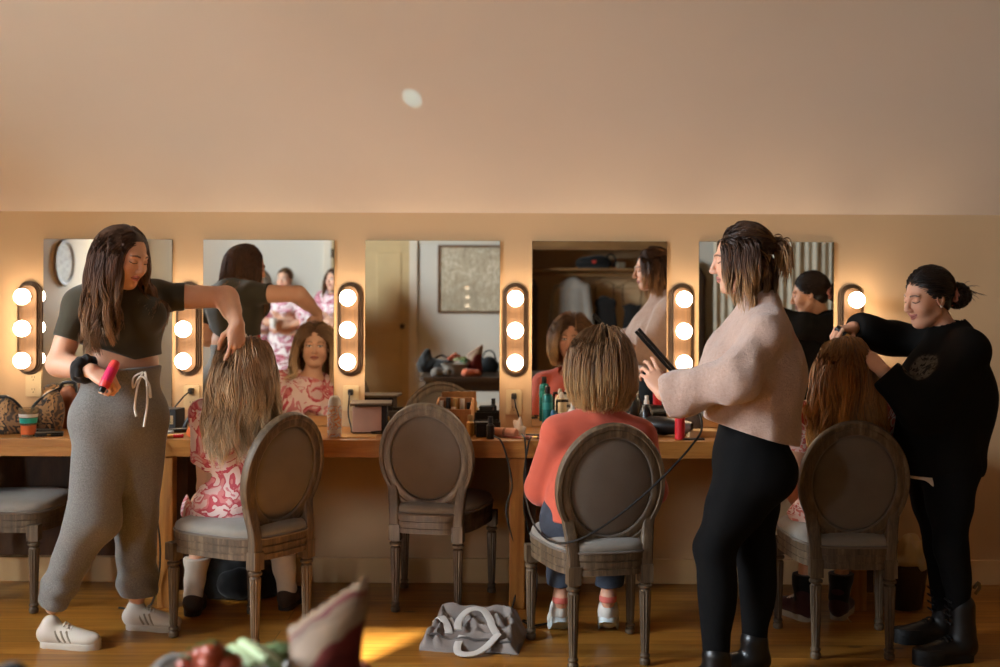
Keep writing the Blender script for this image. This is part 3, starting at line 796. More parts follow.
    tag(finish('wall_closet', bm, M_WALL, None, False), kind='structure')
    bm = bmesh.new()
    for q in (x0 - .04, x1 + .04): box(bm, (q, YB + .012, zc / 2), (.09, .05, zc))
    box(bm, ((x0 + x1) / 2, YB + .012, zc + .08), (x1 - x0 + .17, .05, .18)); box(bm, ((x0 + x1) / 2, YB + .012, zc + .26), (x1 - x0 + .17, .03, .2))
    tag(finish('trim_3', bm, cw, None, False, .004), kind='structure')
    return W1, CL

def closet_things(CL):
    x0, x1, _, zc = CL; yc = YB - .42
    cw = _mats['closet_wood']
    bm = bmesh.new(); box(bm, ((x0 + x1) / 2, yc - .05, 1.635), (x1 - x0 - .004, .42, .025))
    s = finish('closet_shelf', bm, cw, None, False, .003); tag(s, 'wooden shelf across the closet above the clothes rod', 'shelf')
    bm = bmesh.new(); tube(bm, [(x0 - .0, yc, 1.57), (x1, yc, 1.57)], .012, 4, 10)
    tag(finish('clothes_rod', bm, cw), 'round wooden rod in the closet holding the hangers', 'rod')
    # black bag on the shelf, with a small red patch
    t = thing('handbag', 'black handbag with a red patch lying on the closet shelf', 'bag', (.95, yc, 1.648))
    bl = cloth_mat('black_canvas', '#16130f', .7)
    adopt_(sculpt('bag_body', [ell((0, 0, .07), (.2, .11, .07), None, .03), cap((-.15, 0, .05), (.16, 0, .05), .05, .05, .05), ell((.07, .02, .11), (.1, .07, .04), None, .04)], bl, None, .008, 0, halfz(0)), t)
    bm = bmesh.new(); tube(bm, [(.12, 0, .1), (.2, .03, .17), (.26, .02, .1), (.23, 0, .02)], .011, 14, 8); adopt_(finish('strap', bm, bl), t)
    bm = bmesh.new(); box(bm, (.0, .106, .075), (.045, .012, .035)); adopt_(finish('patch', bm, mat('red_patch', '#b03020', .6), None, False, .003), t)
    bm = bmesh.new(); prism(bm, rrect(.11, .13, .02), 0, .07); o = finish('storage_box', bm, mat('grey_box', '#6a5c48', .7), None, False); o.location = (1.27, yc, 1.649)
    tag(o, 'small dark box beside the black bag on the closet shelf', 'box')
    # garments on hangers
    def garment_(x, kind, colr, label, cat, dz=0, rot=.25):
        g = thing(cat.replace(' ', '_'), label, cat, (x, yc, 1.575 + dz), rot, None)
        bm = bmesh.new()
        tube(bm, [(.0, 0, -.07), (0, 0, -.04), (.02, 0, -.02), (.023, 0, .008), (.0, 0, .021), (-.021, 0, .004)], .003, 16, 6)
        tube(bm, [(-.2, 0, -.16), (-.1, 0, -.11), (0, 0, -.07), (.1, 0, -.11), (.2, 0, -.16)], .007, 16, 6)
        tube(bm, [(-.2, 0, -.16), (.2, 0, -.16)], .004, 4, 6)
        adopt_(finish('hanger', bm, mat('hanger_wood', '#7a5a34', .5)), g)
        m = cloth_mat('garment_' + cat.replace(' ', '_'), colr, .85)
        if kind == 'coat':
            pr = [cap((-.17, 0, -.15), (.17, 0, -.15), .035, .035, .04), cap((0, 0, -.2), (0, 0, -1.05), .17, .2, .05, 0, ((0, 1, 0), .33)), cap((-.18, 0, -.17), (-.24, .02, -.72), .05, .045, .03), cap((.18, 0, -.17), (.24, .02, -.72), .05, .045, .03)]
        elif kind == 'slip':
            pr = [cap((-.09, 0, -.33), (.09, 0, -.33), .03, .03, .03), cap((0, 0, -.36), (0, 0, -.85), .11, .17, .05, 0, ((0, 1, 0), .3))]
        else:
            pr = [cap((-.11, 0, -.36), (-.02, 0, -.42), .02, .03, .03), cap((.11, 0, -.36), (.02, 0, -.42), .02, .03, .03), cap((0, 0, -.44), (0, 0, -.75), .10, .15, .05, 0, ((0, 1, 0), .3))]
        adopt_(sculpt('cloth', pr, m, None, .012, 0, folds(int(x * 100), .01, 24, (1, 1, .1))), g)
        if kind != 'coat':
            for q in (-1, 1): bm = bmesh.new(); tube(bm, [(q * .1, .0, -.34), (q * .11, .0, -.2), (q * .10, 0, -.105)], .006, 8, 6); adopt_(finish('shoulder_strap', bm, m), g)
        return g
    garment_(.70, 'coat', '#8d8377', 'pale grey long garment hanging in the closet', 'coat')
    garment_(1.08, 'slip', '#191512', 'black strappy dress hanging in the closet beside the grey garment', 'dress')
    garment_(1.40, 'top', '#1d1916', 'dark camisole with thin straps hanging furthest along the closet rod', 'camisole')
    garment_(.24, 'coat', '#3b2c20', 'dark brown coat hanging at the end of the closet rod', 'overcoat', 0, 1.45)
def adopt_(o, root): o.parent = root; return o
def halfz(z): return lambda D, X, Y, Z: np.maximum(D, z - Z + 0 * D)

# ---------------------------------------------------------------- mirrors and lamps
def build_mirrors():
    s = NT('mirror_silver'); s.t.nodes.remove(s.b); g = s.n('ShaderNodeBsdfGlossy'); g.inputs['Roughness'].default_value = .004
    g.inputs['Color'].default_value = (.84, .85, .82, 1); s.l(g.outputs[0], s.out.inputs[0])
    ed = mat('mirror_edge', '#5f5847', .3, var=.05)
    spots = [(43, 172, 'leftmost wall mirror, behind the woman in grey sweatpants'), (203, 334, 'wall mirror above the blonde seated woman, showing robed women'),
             (365, 500, 'wall mirror above the empty chair, showing a framed print'), (532, 667, 'wall mirror facing the woman in the coral top'), (699, 834, 'rightmost wall mirror, behind the pink sweater woman')]
    for a, b, lab in spots:
        x0, x1 = X_at(a, .012), X_at(b, .012); z0, z1 = .762, 1.665
        t = thing('wall_mirror', lab, 'mirror', ((x0 + x1) / 2, -.001, z0), 0, 'mirrors over the counter')
        w = x1 - x0; h = z1 - z0
        bm = bmesh.new(); box(bm, (0, -.004, h / 2), (w, .008, h)); finish('backing', bm, ed, t, False)
        bm = bmesh.new(); vs = [bm.verts.new((x, -.0105, z)) for x, z in ((-w / 2 + .001, .001), (w / 2 - .001, .001), (w / 2 - .001, h - .001), (-w / 2 + .001, h - .001))]
        bo = [bm.verts.new((v.co.x, -.0082, v.co.z)) for v in vs]
        bm.faces.new(vs)
        for i in range(4): bm.faces.new((vs[i], vs[(i + 1) % 4], bo[(i + 1) % 4], bo[i]))
        finish('mirror_glass', bm, s.m, t, False)
BULB = 29.
def build_lamps():
    br = NT('brushed_bronze'); v = br.coords((60, 60, 2)); br.base(br.ramp(br.noise(v, 3, 3), [(.3, '#4f3a24'), (.7, '#66492c')])); br.set(Metallic=.4, Roughness=.5); br = br.m
    rim = mat('bronze_rim', '#4a3622', .5, .4)
    em = NT('globe_bulb'); em.base('#fff4e0'); em.b.inputs['Emission Color'].default_value = (1, .75, .52, 1); em.b.inputs['Emission Strength'].default_value = BULB; em.set(Roughness=.3)
    sock = mat('bulb_socket', '#cdb48a', .35, .3)
    labs = ['leftmost three-bulb vanity light, beside the first mirror', 'three-bulb vanity light behind the standing woman\'s outstretched arm', 'three-bulb vanity light left of the empty chair',
            'three-bulb vanity light between the empty chair and the coral top woman', 'three-bulb vanity light beside the flat iron in the sweater woman\'s hands', 'rightmost vanity light, behind the woman in the black sweatshirt']
    for i, px in enumerate((29, 188, 350, 515.5, 682, 852)):
        x = X_at(px, .02)
        t = thing('vanity_light', labs[i], 'lamp', (x, -.001, 1.232), 0, 'bulb lights between the mirrors')
        def pill(w, h, n=14):
            return [(w * math.cos(a) , (h - w) + w * math.sin(a)) for a in np.linspace(0, PI, n)] + [(w * math.cos(a), -(h - w) + w * math.sin(a)) for a in np.linspace(PI, 2 * PI, n)]
        Mx = Matrix.Rotation(PI / 2, 4, 'X')
        bm = bmesh.new(); prism(bm, pill(.06, .228), 0, .012, Mx); prism(bm, pill(.052, .22), .012, .02, Mx); finish('backplate', bm, rim, t, True, .002)
        bm = bmesh.new(); prism(bm, pill(.044, .212), .02, .034, Mx); finish('face_plate', bm, br, t, True, .003)
        for z in (.153, 0, -.153):
            bm = bmesh.new(); lathe(bm, [(.02, 0), (.021, .018), (.017, .03)], M_at((0, -.034, z), (PI / 2, 0, 0)), 18)
            so = finish('socket', bm, sock, t)
            bm = bmesh.new(); bmesh.ops.create_uvsphere(bm, u_segments=24, v_segments=14, radius=.0385, matrix=M_at((0, -.101, z)))
            finish('bulb', bm, em.m, t)

# ---------------------------------------------------------------- counter
CT = .757; CD = .5
def build_counter():
    w = wood('counter_pine', '#8a5620', '#a06a2e', '#b27c3e', (1.1, 14, 14), .42, .08)
    x0, x1 = -3.1, 1.78
    bm = bmesh.new(); box(bm, ((x0 + x1) / 2, -CD / 2, CT - .02), (x1 - x0, CD, .04)); c = finish('worktop', bm, w, None, False, .004)
    tag(c, 'long honey pine make-up counter running under the mirrors', 'counter')
    bm = bmesh.new(); box(bm, ((x0 + x1) / 2, -CD + .012, CT - .058), (x1 - x0, .022, .04)); finish('front_rail', bm, w, c, False, .002)
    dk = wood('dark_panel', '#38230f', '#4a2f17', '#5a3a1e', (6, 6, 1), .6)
    bm = bmesh.new(); box(bm, (-2.32, -.035, .41), (1.5, .03, .55)); finish('shade_panel', bm, dk, c, False, .003)  # dark board added where only shade lies, under the counter end
    for px, lab in ((168, 'pine counter post with dark side panel beside the grey sweatpants'), (518, 'pine counter post with dark side panel by the coral top woman'), (858, 'pine counter post behind the rightmost chair')):
        x = X_at(px, .45)
        t = thing('counter_support', lab, 'support', (x, -.25, 0), 0)
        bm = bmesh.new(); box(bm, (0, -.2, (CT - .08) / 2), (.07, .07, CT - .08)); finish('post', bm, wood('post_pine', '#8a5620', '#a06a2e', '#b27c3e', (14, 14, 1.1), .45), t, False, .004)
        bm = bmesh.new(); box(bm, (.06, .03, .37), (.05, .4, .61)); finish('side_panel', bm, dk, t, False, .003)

# ---------------------------------------------------------------- chairs
def turned_leg(bm, x, y, ztop, r=.024, tilt=(0, 0)):
    """turned, fluted leg: square block, rings, fluted taper, foot"""
    box(bm, (x, y, ztop - .03), (.05, .05, .07))
    M = M_at((x, y, 0)); seg = 24
    prof = [(.014, 0), (.02, .004), (.021, .02), (.016, .028), (.02, .034), (.02, .04), (.015, .046), (.0155, .055)]
    up = [(.0225, ztop - .1), (.017, ztop - .092), (.026, ztop - .086), (.027, ztop - .078), (.02, ztop - .072), (.024, ztop - .066), (.024, ztop - .06)]
    lathe(bm, prof, M, seg); lathe(bm, up, M, seg)
    rows = []
    for z, rr in ((.054, .0165), (ztop - .1, .0235)):
        rows.append([bm.verts.new(M @ Vector((rr * (1 - (.13 if i % 2 else 0)) * math.cos(2 * PI * i / seg), rr * (1 - (.13 if i % 2 else 0)) * math.sin(2 * PI * i / seg), z))) for i in range(seg)])
    for i in range(seg): bm.faces.new((rows[0][i], rows[0][(i + 1) % seg], rows[1][(i + 1) % seg], rows[1][i]))
def seat_outline(k=1., n=40):
    out = []
    for i in range(n):
        a = 2 * PI * i / n; c, s_ = math.cos(a), math.sin(a)
        e = .55; x = math.copysign(abs(c) ** e, c) * .5; y = math.copysign(abs(s_) ** e, s_) * .5
        wx = .495 - .13 * (.5 - y); out.append((x * wx * k, y * .495 * k + .012))
    return out
def make_chair(label, loc, rot, group):
    wd = NT('weathered_oak'); v = wd.coords((22, 22, 2.4)); n = wd.noise(v, 2, 6, .65, .5)
    if 'weathered_oak' in _mats: bpy.data.materials.remove(wd.m); wd = _mats['weathered_oak']
    else:
        wd.base(wd.ramp(n, [(.3, '#362a1d'), (.52, '#5a4834'), (.75, '#806e55')])); wd.set(Roughness=.55); wd.bump(n, .2, .003); _mats['weathered_oak'] = wd.m; wd = wd.m
    fb = cloth_mat('grey_linen', '#6a5f54', .9, .08, 420, .3)
    t = thing('dining_chair', label, 'chair', loc, rot, group)
    zr = .355
    for x, y in ((-.212, .205), (.212, .205), (-.142, -.2), (.142, -.2)):
        bm = bmesh.new(); turned_leg(bm, x, y, zr + .03); finish('leg', bm, wd, t, True, 0, 30)
    bm = bmesh.new()
    for z0, z1, k in ((zr, zr + .022, 1.0), (zr + .022, zr + .03, .985), (zr + .03, zr + .052, 1.0), (zr + .052, zr + .058, .985), (zr + .058, zr + .082, 1.01)):
        prism(bm, seat_outline(k), z0, z1)
    finish('seat_rail', bm, wd, t, True, 0, 30)
    # cushion
    bm = bmesh.new(); rows = []
    for z, k in ((zr + .08, .97), (zr + .095, 1.0), (zr + .112, .985), (zr + .124, .93), (zr + .134, .8), (zr + .140, .5)):
        rows.append([bm.verts.new((x, y, z)) for x, y in seat_outline(k)])
    m = len(rows[0])
    for a, b in zip(rows, rows[1:]):
        for j in range(m): bm.faces.new((a[j], a[(j + 1) % m], b[(j + 1) % m], b[j]))
    c = bm.verts.new((0, 0, zr + .142))
    for j in range(m): bm.faces.new((rows[-1][j], rows[-1][(j + 1) % m], c))
    bm.faces.new(rows[0]); cu = finish('seat_cushion', bm, cloth_mat('lit_linen', '#868077', .9, .08, 420, .3), t, True, 0, 80)  # same linen as the back pad, window light put in as a paler colour
    bm = bmesh.new(); sweep(bm, [(x * 1.005, y * 1.005, zr + .086) for x, y in seat_outline()], circ(.0055, 6), True); finish('piping', bm, fb, cu)
    # oval back, leaning 11 degrees
    B = M_at((0, -.208, .688), (rad(11), 0, 0)); aw, ah = .188, .222; N = 64
    def prof(): return [(-.026, -.012), (-.022, -.019), (-.008, -.02), (-.004, -.016), (.008, -.019), (.022, -.017), (.027, -.009), (.027, .009), (.02, .018), (.006, .02), (-.004, .016), (-.01, .021), (-.022, .019), (-.027, .011)]
    bm = bmesh.new()
    ring = [(aw * math.cos(2 * PI * i / N), 0, ah * math.sin(2 * PI * i / N)) for i in range(N)]
    sweep(bm, ring, prof(), True, up=(0, 1, 0), M=B)
    finish('oval_frame', bm, wd, t, True, 0, 35)
    for q in (-1, 1):
        bm = bmesh.new()
        a = B @ Vector((q * .172, 0, -.06)); b_ = B @ Vector((q * .158, 0, -.135))
        sweep(bm, spline([a, b_, (q * .146, -.200, zr + .1), (q * .142, -.2, zr - .03)], 14), rrect(.046, .04, .008), up=(0, 1, 0), scale=[.55, .7, .8, .9] + [1] * 10)
        finish('back_post', bm, wd, t, True, 0, 35)
    bm = bmesh.new(); rows = []
    for sgn, dep in ((1, .034), (-1, .022)):
        for k in ((1.0, .97, .9, .75, .5, .2) if sgn > 0 else (.97, .9, .75, .5, .2)):
            y = .006 * sgn + sgn * dep * (1 - k ** 3.2) * .8
            rows.append((sgn, [bm.verts.new(B @ Vector(((aw - .024) * k * math.cos(2 * PI * i / N), y, (ah - .024) * k * math.sin(2 * PI * i / N)))) for i in range(N)]))
    fr = [r for s_, r in rows if s_ > 0]; bk = [fr[0]] + [r for s_, r in rows if s_ < 0]
    for rr_ in (fr, bk):
        for a, b_ in zip(rr_, rr_[1:]):
            for j in range(N): bm.faces.new((a[j], a[(j + 1) % N], b_[(j + 1) % N], b_[j]))
        bm.faces.new(rr_[-1])
    pad = finish('back_pad', bm, fb, t, True, 0, 80)
    for sgn in (1, -1):
        bm = bmesh.new(); sweep(bm, [tuple(B @ Vector(((aw - .024) * math.cos(2 * PI * i / N), sgn * .012, (ah - .024) * math.sin(2 * PI * i / N)))) for i in range(N)], circ(.005, 6), True)
        finish('piping', bm, fb, pad)
    return t
def dup(root, label, loc, rot):
    r = root.copy(); COL.objects.link(r); r.location = loc; r.rotation_euler = (0, 0, rot); r['label'] = label
    for ch in root.children:
        c = ch.copy(); COL.objects.link(c); c.parent = r
        for g in ch.children:
            e = g.copy(); COL.objects.link(e); e.parent = c
    return r
def chair_at(rear_mid, yaw):
    """location so that the middle of the rear legs stands at rear_mid; yaw turns the front from +Y"""
    x, y = rear_mid; return (x - .2 * math.sin(yaw), y + .2 * math.cos(yaw), 0)
CHAIRS = {}
def build_chairs():
    g = 'oval-back chairs along the counter'
    spec = [('empty oval-back chair with grey pad, nobody sitting on it', (-.372, -.55), -.18),
            ('oval-back chair turned sideways under the blonde woman in the pink romper', (-.93, -.975), rad(55)),
            ('oval-back chair under the woman in the coral top, cord across its back', (.375, -1.28), rad(12)),
            ('oval-back chair of the seated woman beside the black sweatshirt', (1.33, -1.17), rad(-2))]
    first = None
    for lab, rm, yaw in spec:
        loc = chair_at(rm, yaw)
        if first is None: first = make_chair(lab, loc, yaw, g); o = first
        else: o = dup(first, lab, loc, yaw)
    dup(first, 'dark oval-back chair cut off by the picture edge under the counter end', (-2.30, -.36, 0), rad(-90))

# ---------------------------------------------------------------- camera, light
def build_camera_light(W1):
    cd = bpy.data.cameras.new('camera'); c = bpy.data.objects.new('camera', cd); COL.objects.link(c)
    cd.sensor_width = 36; cd.lens = FPX * 36 / 1000; cd.shift_x = -(PX0 - 500) / 1000; cd.shift_y = -(333.5 - PY0) / 1000
    r = ROLL; co, si = math.cos(r), math.sin(r)
    c.matrix_world = Matrix(((co, -si, 0, 0), (0, 0, -1, -CAM_D), (si, co, 0, CAM_H), (0, 0, 0, 1)))
    cd.clip_start = .05; cd.dof.use_dof = True; cd.dof.focus_distance = 4.6; cd.dof.aperture_fstop = 2.2
    SC.camera = c
    w = bpy.data.worlds.new('sky'); SC.world = w; w.use_nodes = True
    nt = w.node_tree; bg = nt.nodes['Background']
    bg.inputs[0].default_value = (.78, .88, .98, 1); bg.inputs[1].default_value = SKY
    sd = bpy.data.lights.new('sun', 'SUN'); so = bpy.data.objects.new('sun', sd); COL.objects.link(so)
    sd.energy = SUN; sd.color = (1, .95, .88); sd.angle = rad(.8)
    wc = Vector(((W1[0] + W1[1]) / 2, YB - .06, W1[3])); tgt = Vector((-.52, -.86, 0))
    dv = (tgt - wc).normalized(); so.rotation_euler = dv.to_track_quat('-Z', 'Y').to_euler(); so.location = (-8, -12, 6)
    gd = bpy.data.lights.new('glint', 'SPOT'); go = bpy.data.objects.new('glint', gd); COL.objects.link(go)  # unseen spot added for the small reflected light patch on the sloped ceiling
    gd.energy = GLINT; gd.color = (.3, .8, 1); gd.spot_size = rad(2.6); gd.spot_blend = .6; gd.shadow_soft_size = .01
    go.location = (-.9, -2.6, 1.9); k = P(412, 98, 0); y_ = .0
    dirn = nrm(k - V3(0, -CAM_D, CAM_H)); tt = (WT - CAM_H + .7 * CAM_D) / (dirn[2] + .7 * dirn[1]) if False else None
    a_ = V3(0, -CAM_D, CAM_H); n_ = V3(0, .7, 1); hit = a_ + dirn * ((WT - a_ @ n_) / (dirn @ n_))
    go.rotation_euler = (Vector(tuple(hit)) - go.location).to_track_quat('-Z', 'Y').to_euler()
    for (ctr, size, rot) in (((XL - .12, -3.55, 2.425), (1.35, 2.3), (0, -PI / 2, 0)), (((W1[0] + W1[1]) / 2, YB - .13, 1.65), (.4, .94), (PI / 2, 0, 0))):
        pl = bpy.data.lights.new('window_portal', 'AREA'); po = bpy.data.objects.new('window_portal', pl); COL.objects.link(po)
        pl.shape = 'RECTANGLE'; pl.size, pl.size_y = size; pl.cycles.is_portal = True; po.location = ctr; po.rotation_euler = rot
    vs = SC.view_settings; vs.view_transform = 'Standard'; vs.look = 'None'; vs.gamma = 1; vs.exposure = EXPO; vs.use_curve_mapping = False
    SC.display_settings.display_device = 'sRGB'
    cy = SC.cycles; cy.use_denoising = True; cy.max_bounces = 10; cy.diffuse_bounces = 5; cy.glossy_bounces = 5; cy.transparent_max_bounces = 8
    cy.caustics_reflective = False; cy.caustics_refractive = False; cy.sample_clamp_indirect = 6
GLINT = 130.
SKY, SUN, EXPO = 80., 125., .03
# ---------------------------------------------------------------- the people
SKIN = skin_mat('skin'); HAIR = hair_mat('hair'); 
def base_of(*feet): p = np.mean([V3(f) for f in feet], 0); return (p[0], p[1], 0.)
def woman_sweatpants():
    root = thing('person', 'standing woman in olive crop top and grey sweatpants reaching over the blonde seated woman', 'person', base_of(P(50, 598, 1.05), P(135, 592, .8)))
    f = nrm((.56, -.80, 0))
    H = Head(P(125, 256, 1.11), (.84, -.42, -.34), (.2, -.05, 1), .98, .1, '#d8a688', '#b0605a', '#3f2a1e', 'down')
    wrR = P(92, 371, 1.24); wrL = P(237, 324, 1.0)
    b = Body(P(120, 412, .99), f, P(122, 318, 1.0), nrm((.56, -.8, -.05)), P(114, 292, 1.01), H, (P(226, 297, .84), P(58, 364, 1.14)), (wrL, wrR),
             (P(137, 516, .86), P(93, 521, 1.10)), (P(137, 596, .80), P(52, 600, 1.05)), sh=(P(157, 297, .90), P(80, 305, 1.09)), bulk=1.2, arm=1.14, leg=1.08, bust=.86, butt=.88, hipw=.065)
    # right hand wraps the spray bottle, left hand combs into the hair below
    bot_c, bot_d = P(109, 376, 1.30), nrm(P(117, 363, 1.28) - P(104, 389, 1.33))
    pd = nrm(P(106, 378, 1.27) - wrR)
    b.hands[1] = hand(wrR, nrm(pd + V3(.1, 0, -.12)), nrm(V3(-.15, -.35, .9)), 1, [(55, 60, 35), (58, 62, 35), (60, 62, 35), (62, 62, 35)], 2, .75, .98)
    b.hands[0] = hand(wrL, nrm(V3(.02, -.12, -1)), nrm(V3(.55, -.8, .1)), 0, [(14, 22, 12), (24, 26, 14), (30, 30, 14), (34, 30, 14)], 9, .35, .98)
    b.foot(0, (1, -.15, 0)); b.foot(1, (.96, -.3, 0))
    b.mesh(root, SKIN)
    top = cloth_mat('olive_jersey', '#3d382b', .85, .06, 500, .12)
    hem = b.pel * .42 + b.che * .58
    hemp = P(128, 361, 1.0)
    garment('crop_top', root, b.torso[:-1] + b.arms[0][:1] + b.arms[1][:1], top, .010,
            chain(folds(3, .004, 20, (1, 1, .6)), halfspace(hemp, (.20, 0, -1)), halfspace(b.sh[0] * .60 + b.el[0] * .40, b.el[0] - b.sh[0]), halfspace(b.sh[1] * .42 + b.el[1] * .58, b.el[1] - b.sh[1]), neckhole(b, .078, .0)), .006)
    pants = NT('heather_grey'); v = pants.coords(); n = pants.noise(v, 240, 3, .7); pants.base(pants.ramp(n, [(.3, '#57544f'), (.55, '#75726d'), (.75, '#908c86')])); pants.set(Roughness=.95); pants.b.inputs['Sheen Weight'].default_value = .2; pants.bump(n, .15, .003); pants = pants.m
    L = []
    for i in (0, 1):
        Hh, K, A = b.hip[i], b.kn[i], b.an[i]; d = nrm(A - K)
        L += [cap(Hh, K, .100, .076, .05), cap(K, A - d * .05, .074, .064, .05), cap(A - d * .05, A - d * .015, .058, .046, .03)]
    L += b.torso[:4]
    ank = min(b.an[0][2], b.an[1][2])
    def cuffs(D, X, Y, Z):
        return np.maximum(D, (.142 - Z))
    po = garment('sweatpants', root, L, pants, .014, chain(folds(8, .012, 17, (1, 1, .8)), lambda D, X, Y, Z: D - .006 * np.sin(Z * 62 + X * 18 + 1.5 * np.sin(Y * 30)) * np.clip((.42 - Z) / .25, 0, 1), halfspace(P(131, 367, 1.0), (-.05, 0, 1)), cuffs), .007)
    # waistband and drawstring
    cord = cloth_mat('white_cord', '#d9d2c6', .8)
    fr = lambda u, z: None
    front = P(143, 372, 1.155)
    bm = bmesh.new()
    tube(bm, [front, front + V3(-.012, -.025, -.05), front + V3(-.022, -.03, -.13), front + V3(-.016, -.03, -.17)], .0045, 16, 6)
    finish_into(bm, 'drawstring', cord, po, root)
    bm = bmesh.new()
    tube(bm, [front + V3(.008, 0, 0), front + V3(.022, -.022, -.04), front + V3(.026, -.028, -.12), front + V3(.014, -.03, -.21)], .0045, 16, 6)
    finish_into(bm, 'drawstring', cord, po, root)
    bm = bmesh.new()
    tube(bm, [front, front + V3(-.03, -.02, -.02), front + V3(-.028, -.028, -.06), front + V3(-.004, -.02, -.015), front + V3(.03, -.02, -.045), front + V3(.036, -.02, -.10), front + V3(.01, -.008, -.01)], .004, 26, 6)
    finish_into(bm, 'drawstring_bow', cord, po, root)
    # scrunchie
    d = nrm(wrR - b.el[1]); c = wrR - d * .035; u = nrm(np.cross(d, (0, 0, 1))); w = np.cross(d, u)
    pr = []
    for k in range(14):
        a = 2 * PI * k / 14; pr.append(ell(c + (u * math.cos(a) + w * math.sin(a)) * .036 + d * .008 * math.sin(a * 5), (.019, .019, .019), None, .012))
        pr.append(ell(c - d * .02 + (u * math.cos(a + .2) + w * math.sin(a + .2)) * .036, (.016, .016, .016), None, .012))
    garment('scrunchie', root, pr, cloth_mat('black_velvet', '#15110f', .8), 0, folds(5, .004, 120), .004)
    wl = mat('white_leather', '#c9beae', .55, var=.05); ws = mat('white_rubber', '#c4baaa', .6, var=.05); wl2 = mat('white_laces', '#cfc6b8', .8); st = mat('grey_stripe', '#948876', .6, var=.03)
    shoe(root, b.an[0], (1, -.15), wl, ws, length=.262, laces=wl2, stripes=st, high=.03); shoe(root, b.an[1], (1, -.16), wl, ws, length=.28, laces=wl2, stripes=st, high=.03)
    hair('hair', root, H, HAIR, ('#3a2518', '#5a3a25', '#946c46'), 3200, .43, .16, 22, 4, .01, .12, .36, .009, (.025, 25.), 70, .45, b.torso, front=.086, back=.5, sidew=.7, rootcol=.35, r=.0018, clear=.066,
         lenfn=lambda p, g: .39 * (1 + g.uniform(-.16, .12, len(p))) * np.where(p[:, 1] > .03, .92, 1))
    # spray bottle in the hand
    t = thing('spray_bottle', 'pink and red spray bottle held in the hand of the woman in grey sweatpants', 'bottle', bot_c - bot_d * .075)
    R = Matrix(frame_z(bot_d)).to_4x4()
    def lp(name, prof, m):
        bm = bmesh.new(); lathe(bm, prof, R, 18); return finish(name, bm, m, t)
    lp('bottle_body', [(.0, .026), (.018, .026), (.0205, .032), (.0205, .122), (.017, .135), (.010, .14), (0, .141)], mat('coral_plastic', '#d8403f', .35, var=.08))
    lp('label_band', [(.0209, .05), (.0212, .055), (.0212, .1), (.0209, .105)], mat('magenta_label', '#d02a5a', .35))
    lp('nozzle', [(0, .006), (.011, .007), (.0125, .015), (.0135, .0275), (0, .0275)], mat('black_plastic', '#100e0d', .35))
    return b
def finish_into(bm, name, m, par, root):
    o = finish(name, bm, m); adopt(o, root); o.parent = par; return o
def frame_z(z):
    z = nrm(z); a = V3(1, 0, 0) if abs(z[0]) < .8 else V3(0, 1, 0); x = nrm(np.cross(a, z)); y = np.cross(z, x)
    return np.stack([x, y, z], 1).tolist()
ROMPER = [(0, '#dcb9b4'), (.42, '#cf7a7a'), (.465, '#b8404c'), (.515, '#e4cac4'), (.61, '#cf7f86'), (.655, '#e0c6c0')]
ROBE = [(0, '#e6dbd8'), (.36, '#cf8f9c'), (.44, '#94394c'), (.49, '#eae0dc'), (.60, '#d9a3ae'), (.67, '#b04a5c'), (.70, '#e6dada')]
def sock(root, b, i, z0, z1, m):
    A, K = b.an[i], b.kn[i]; d = nrm(K - A)
    pt = lambda z: A + d * ((z - A[2]) / d[2])
    return adopt(sculpt('sock', [cap(pt(z0 + .03), pt(z1), .043, .056, .02)], m, None, .005, 0, chain(folds(2 + i, .003, 60, (.3, .3, 1.5)), lambda D, X, Y, Z: np.maximum(D, Z - z1))), root)

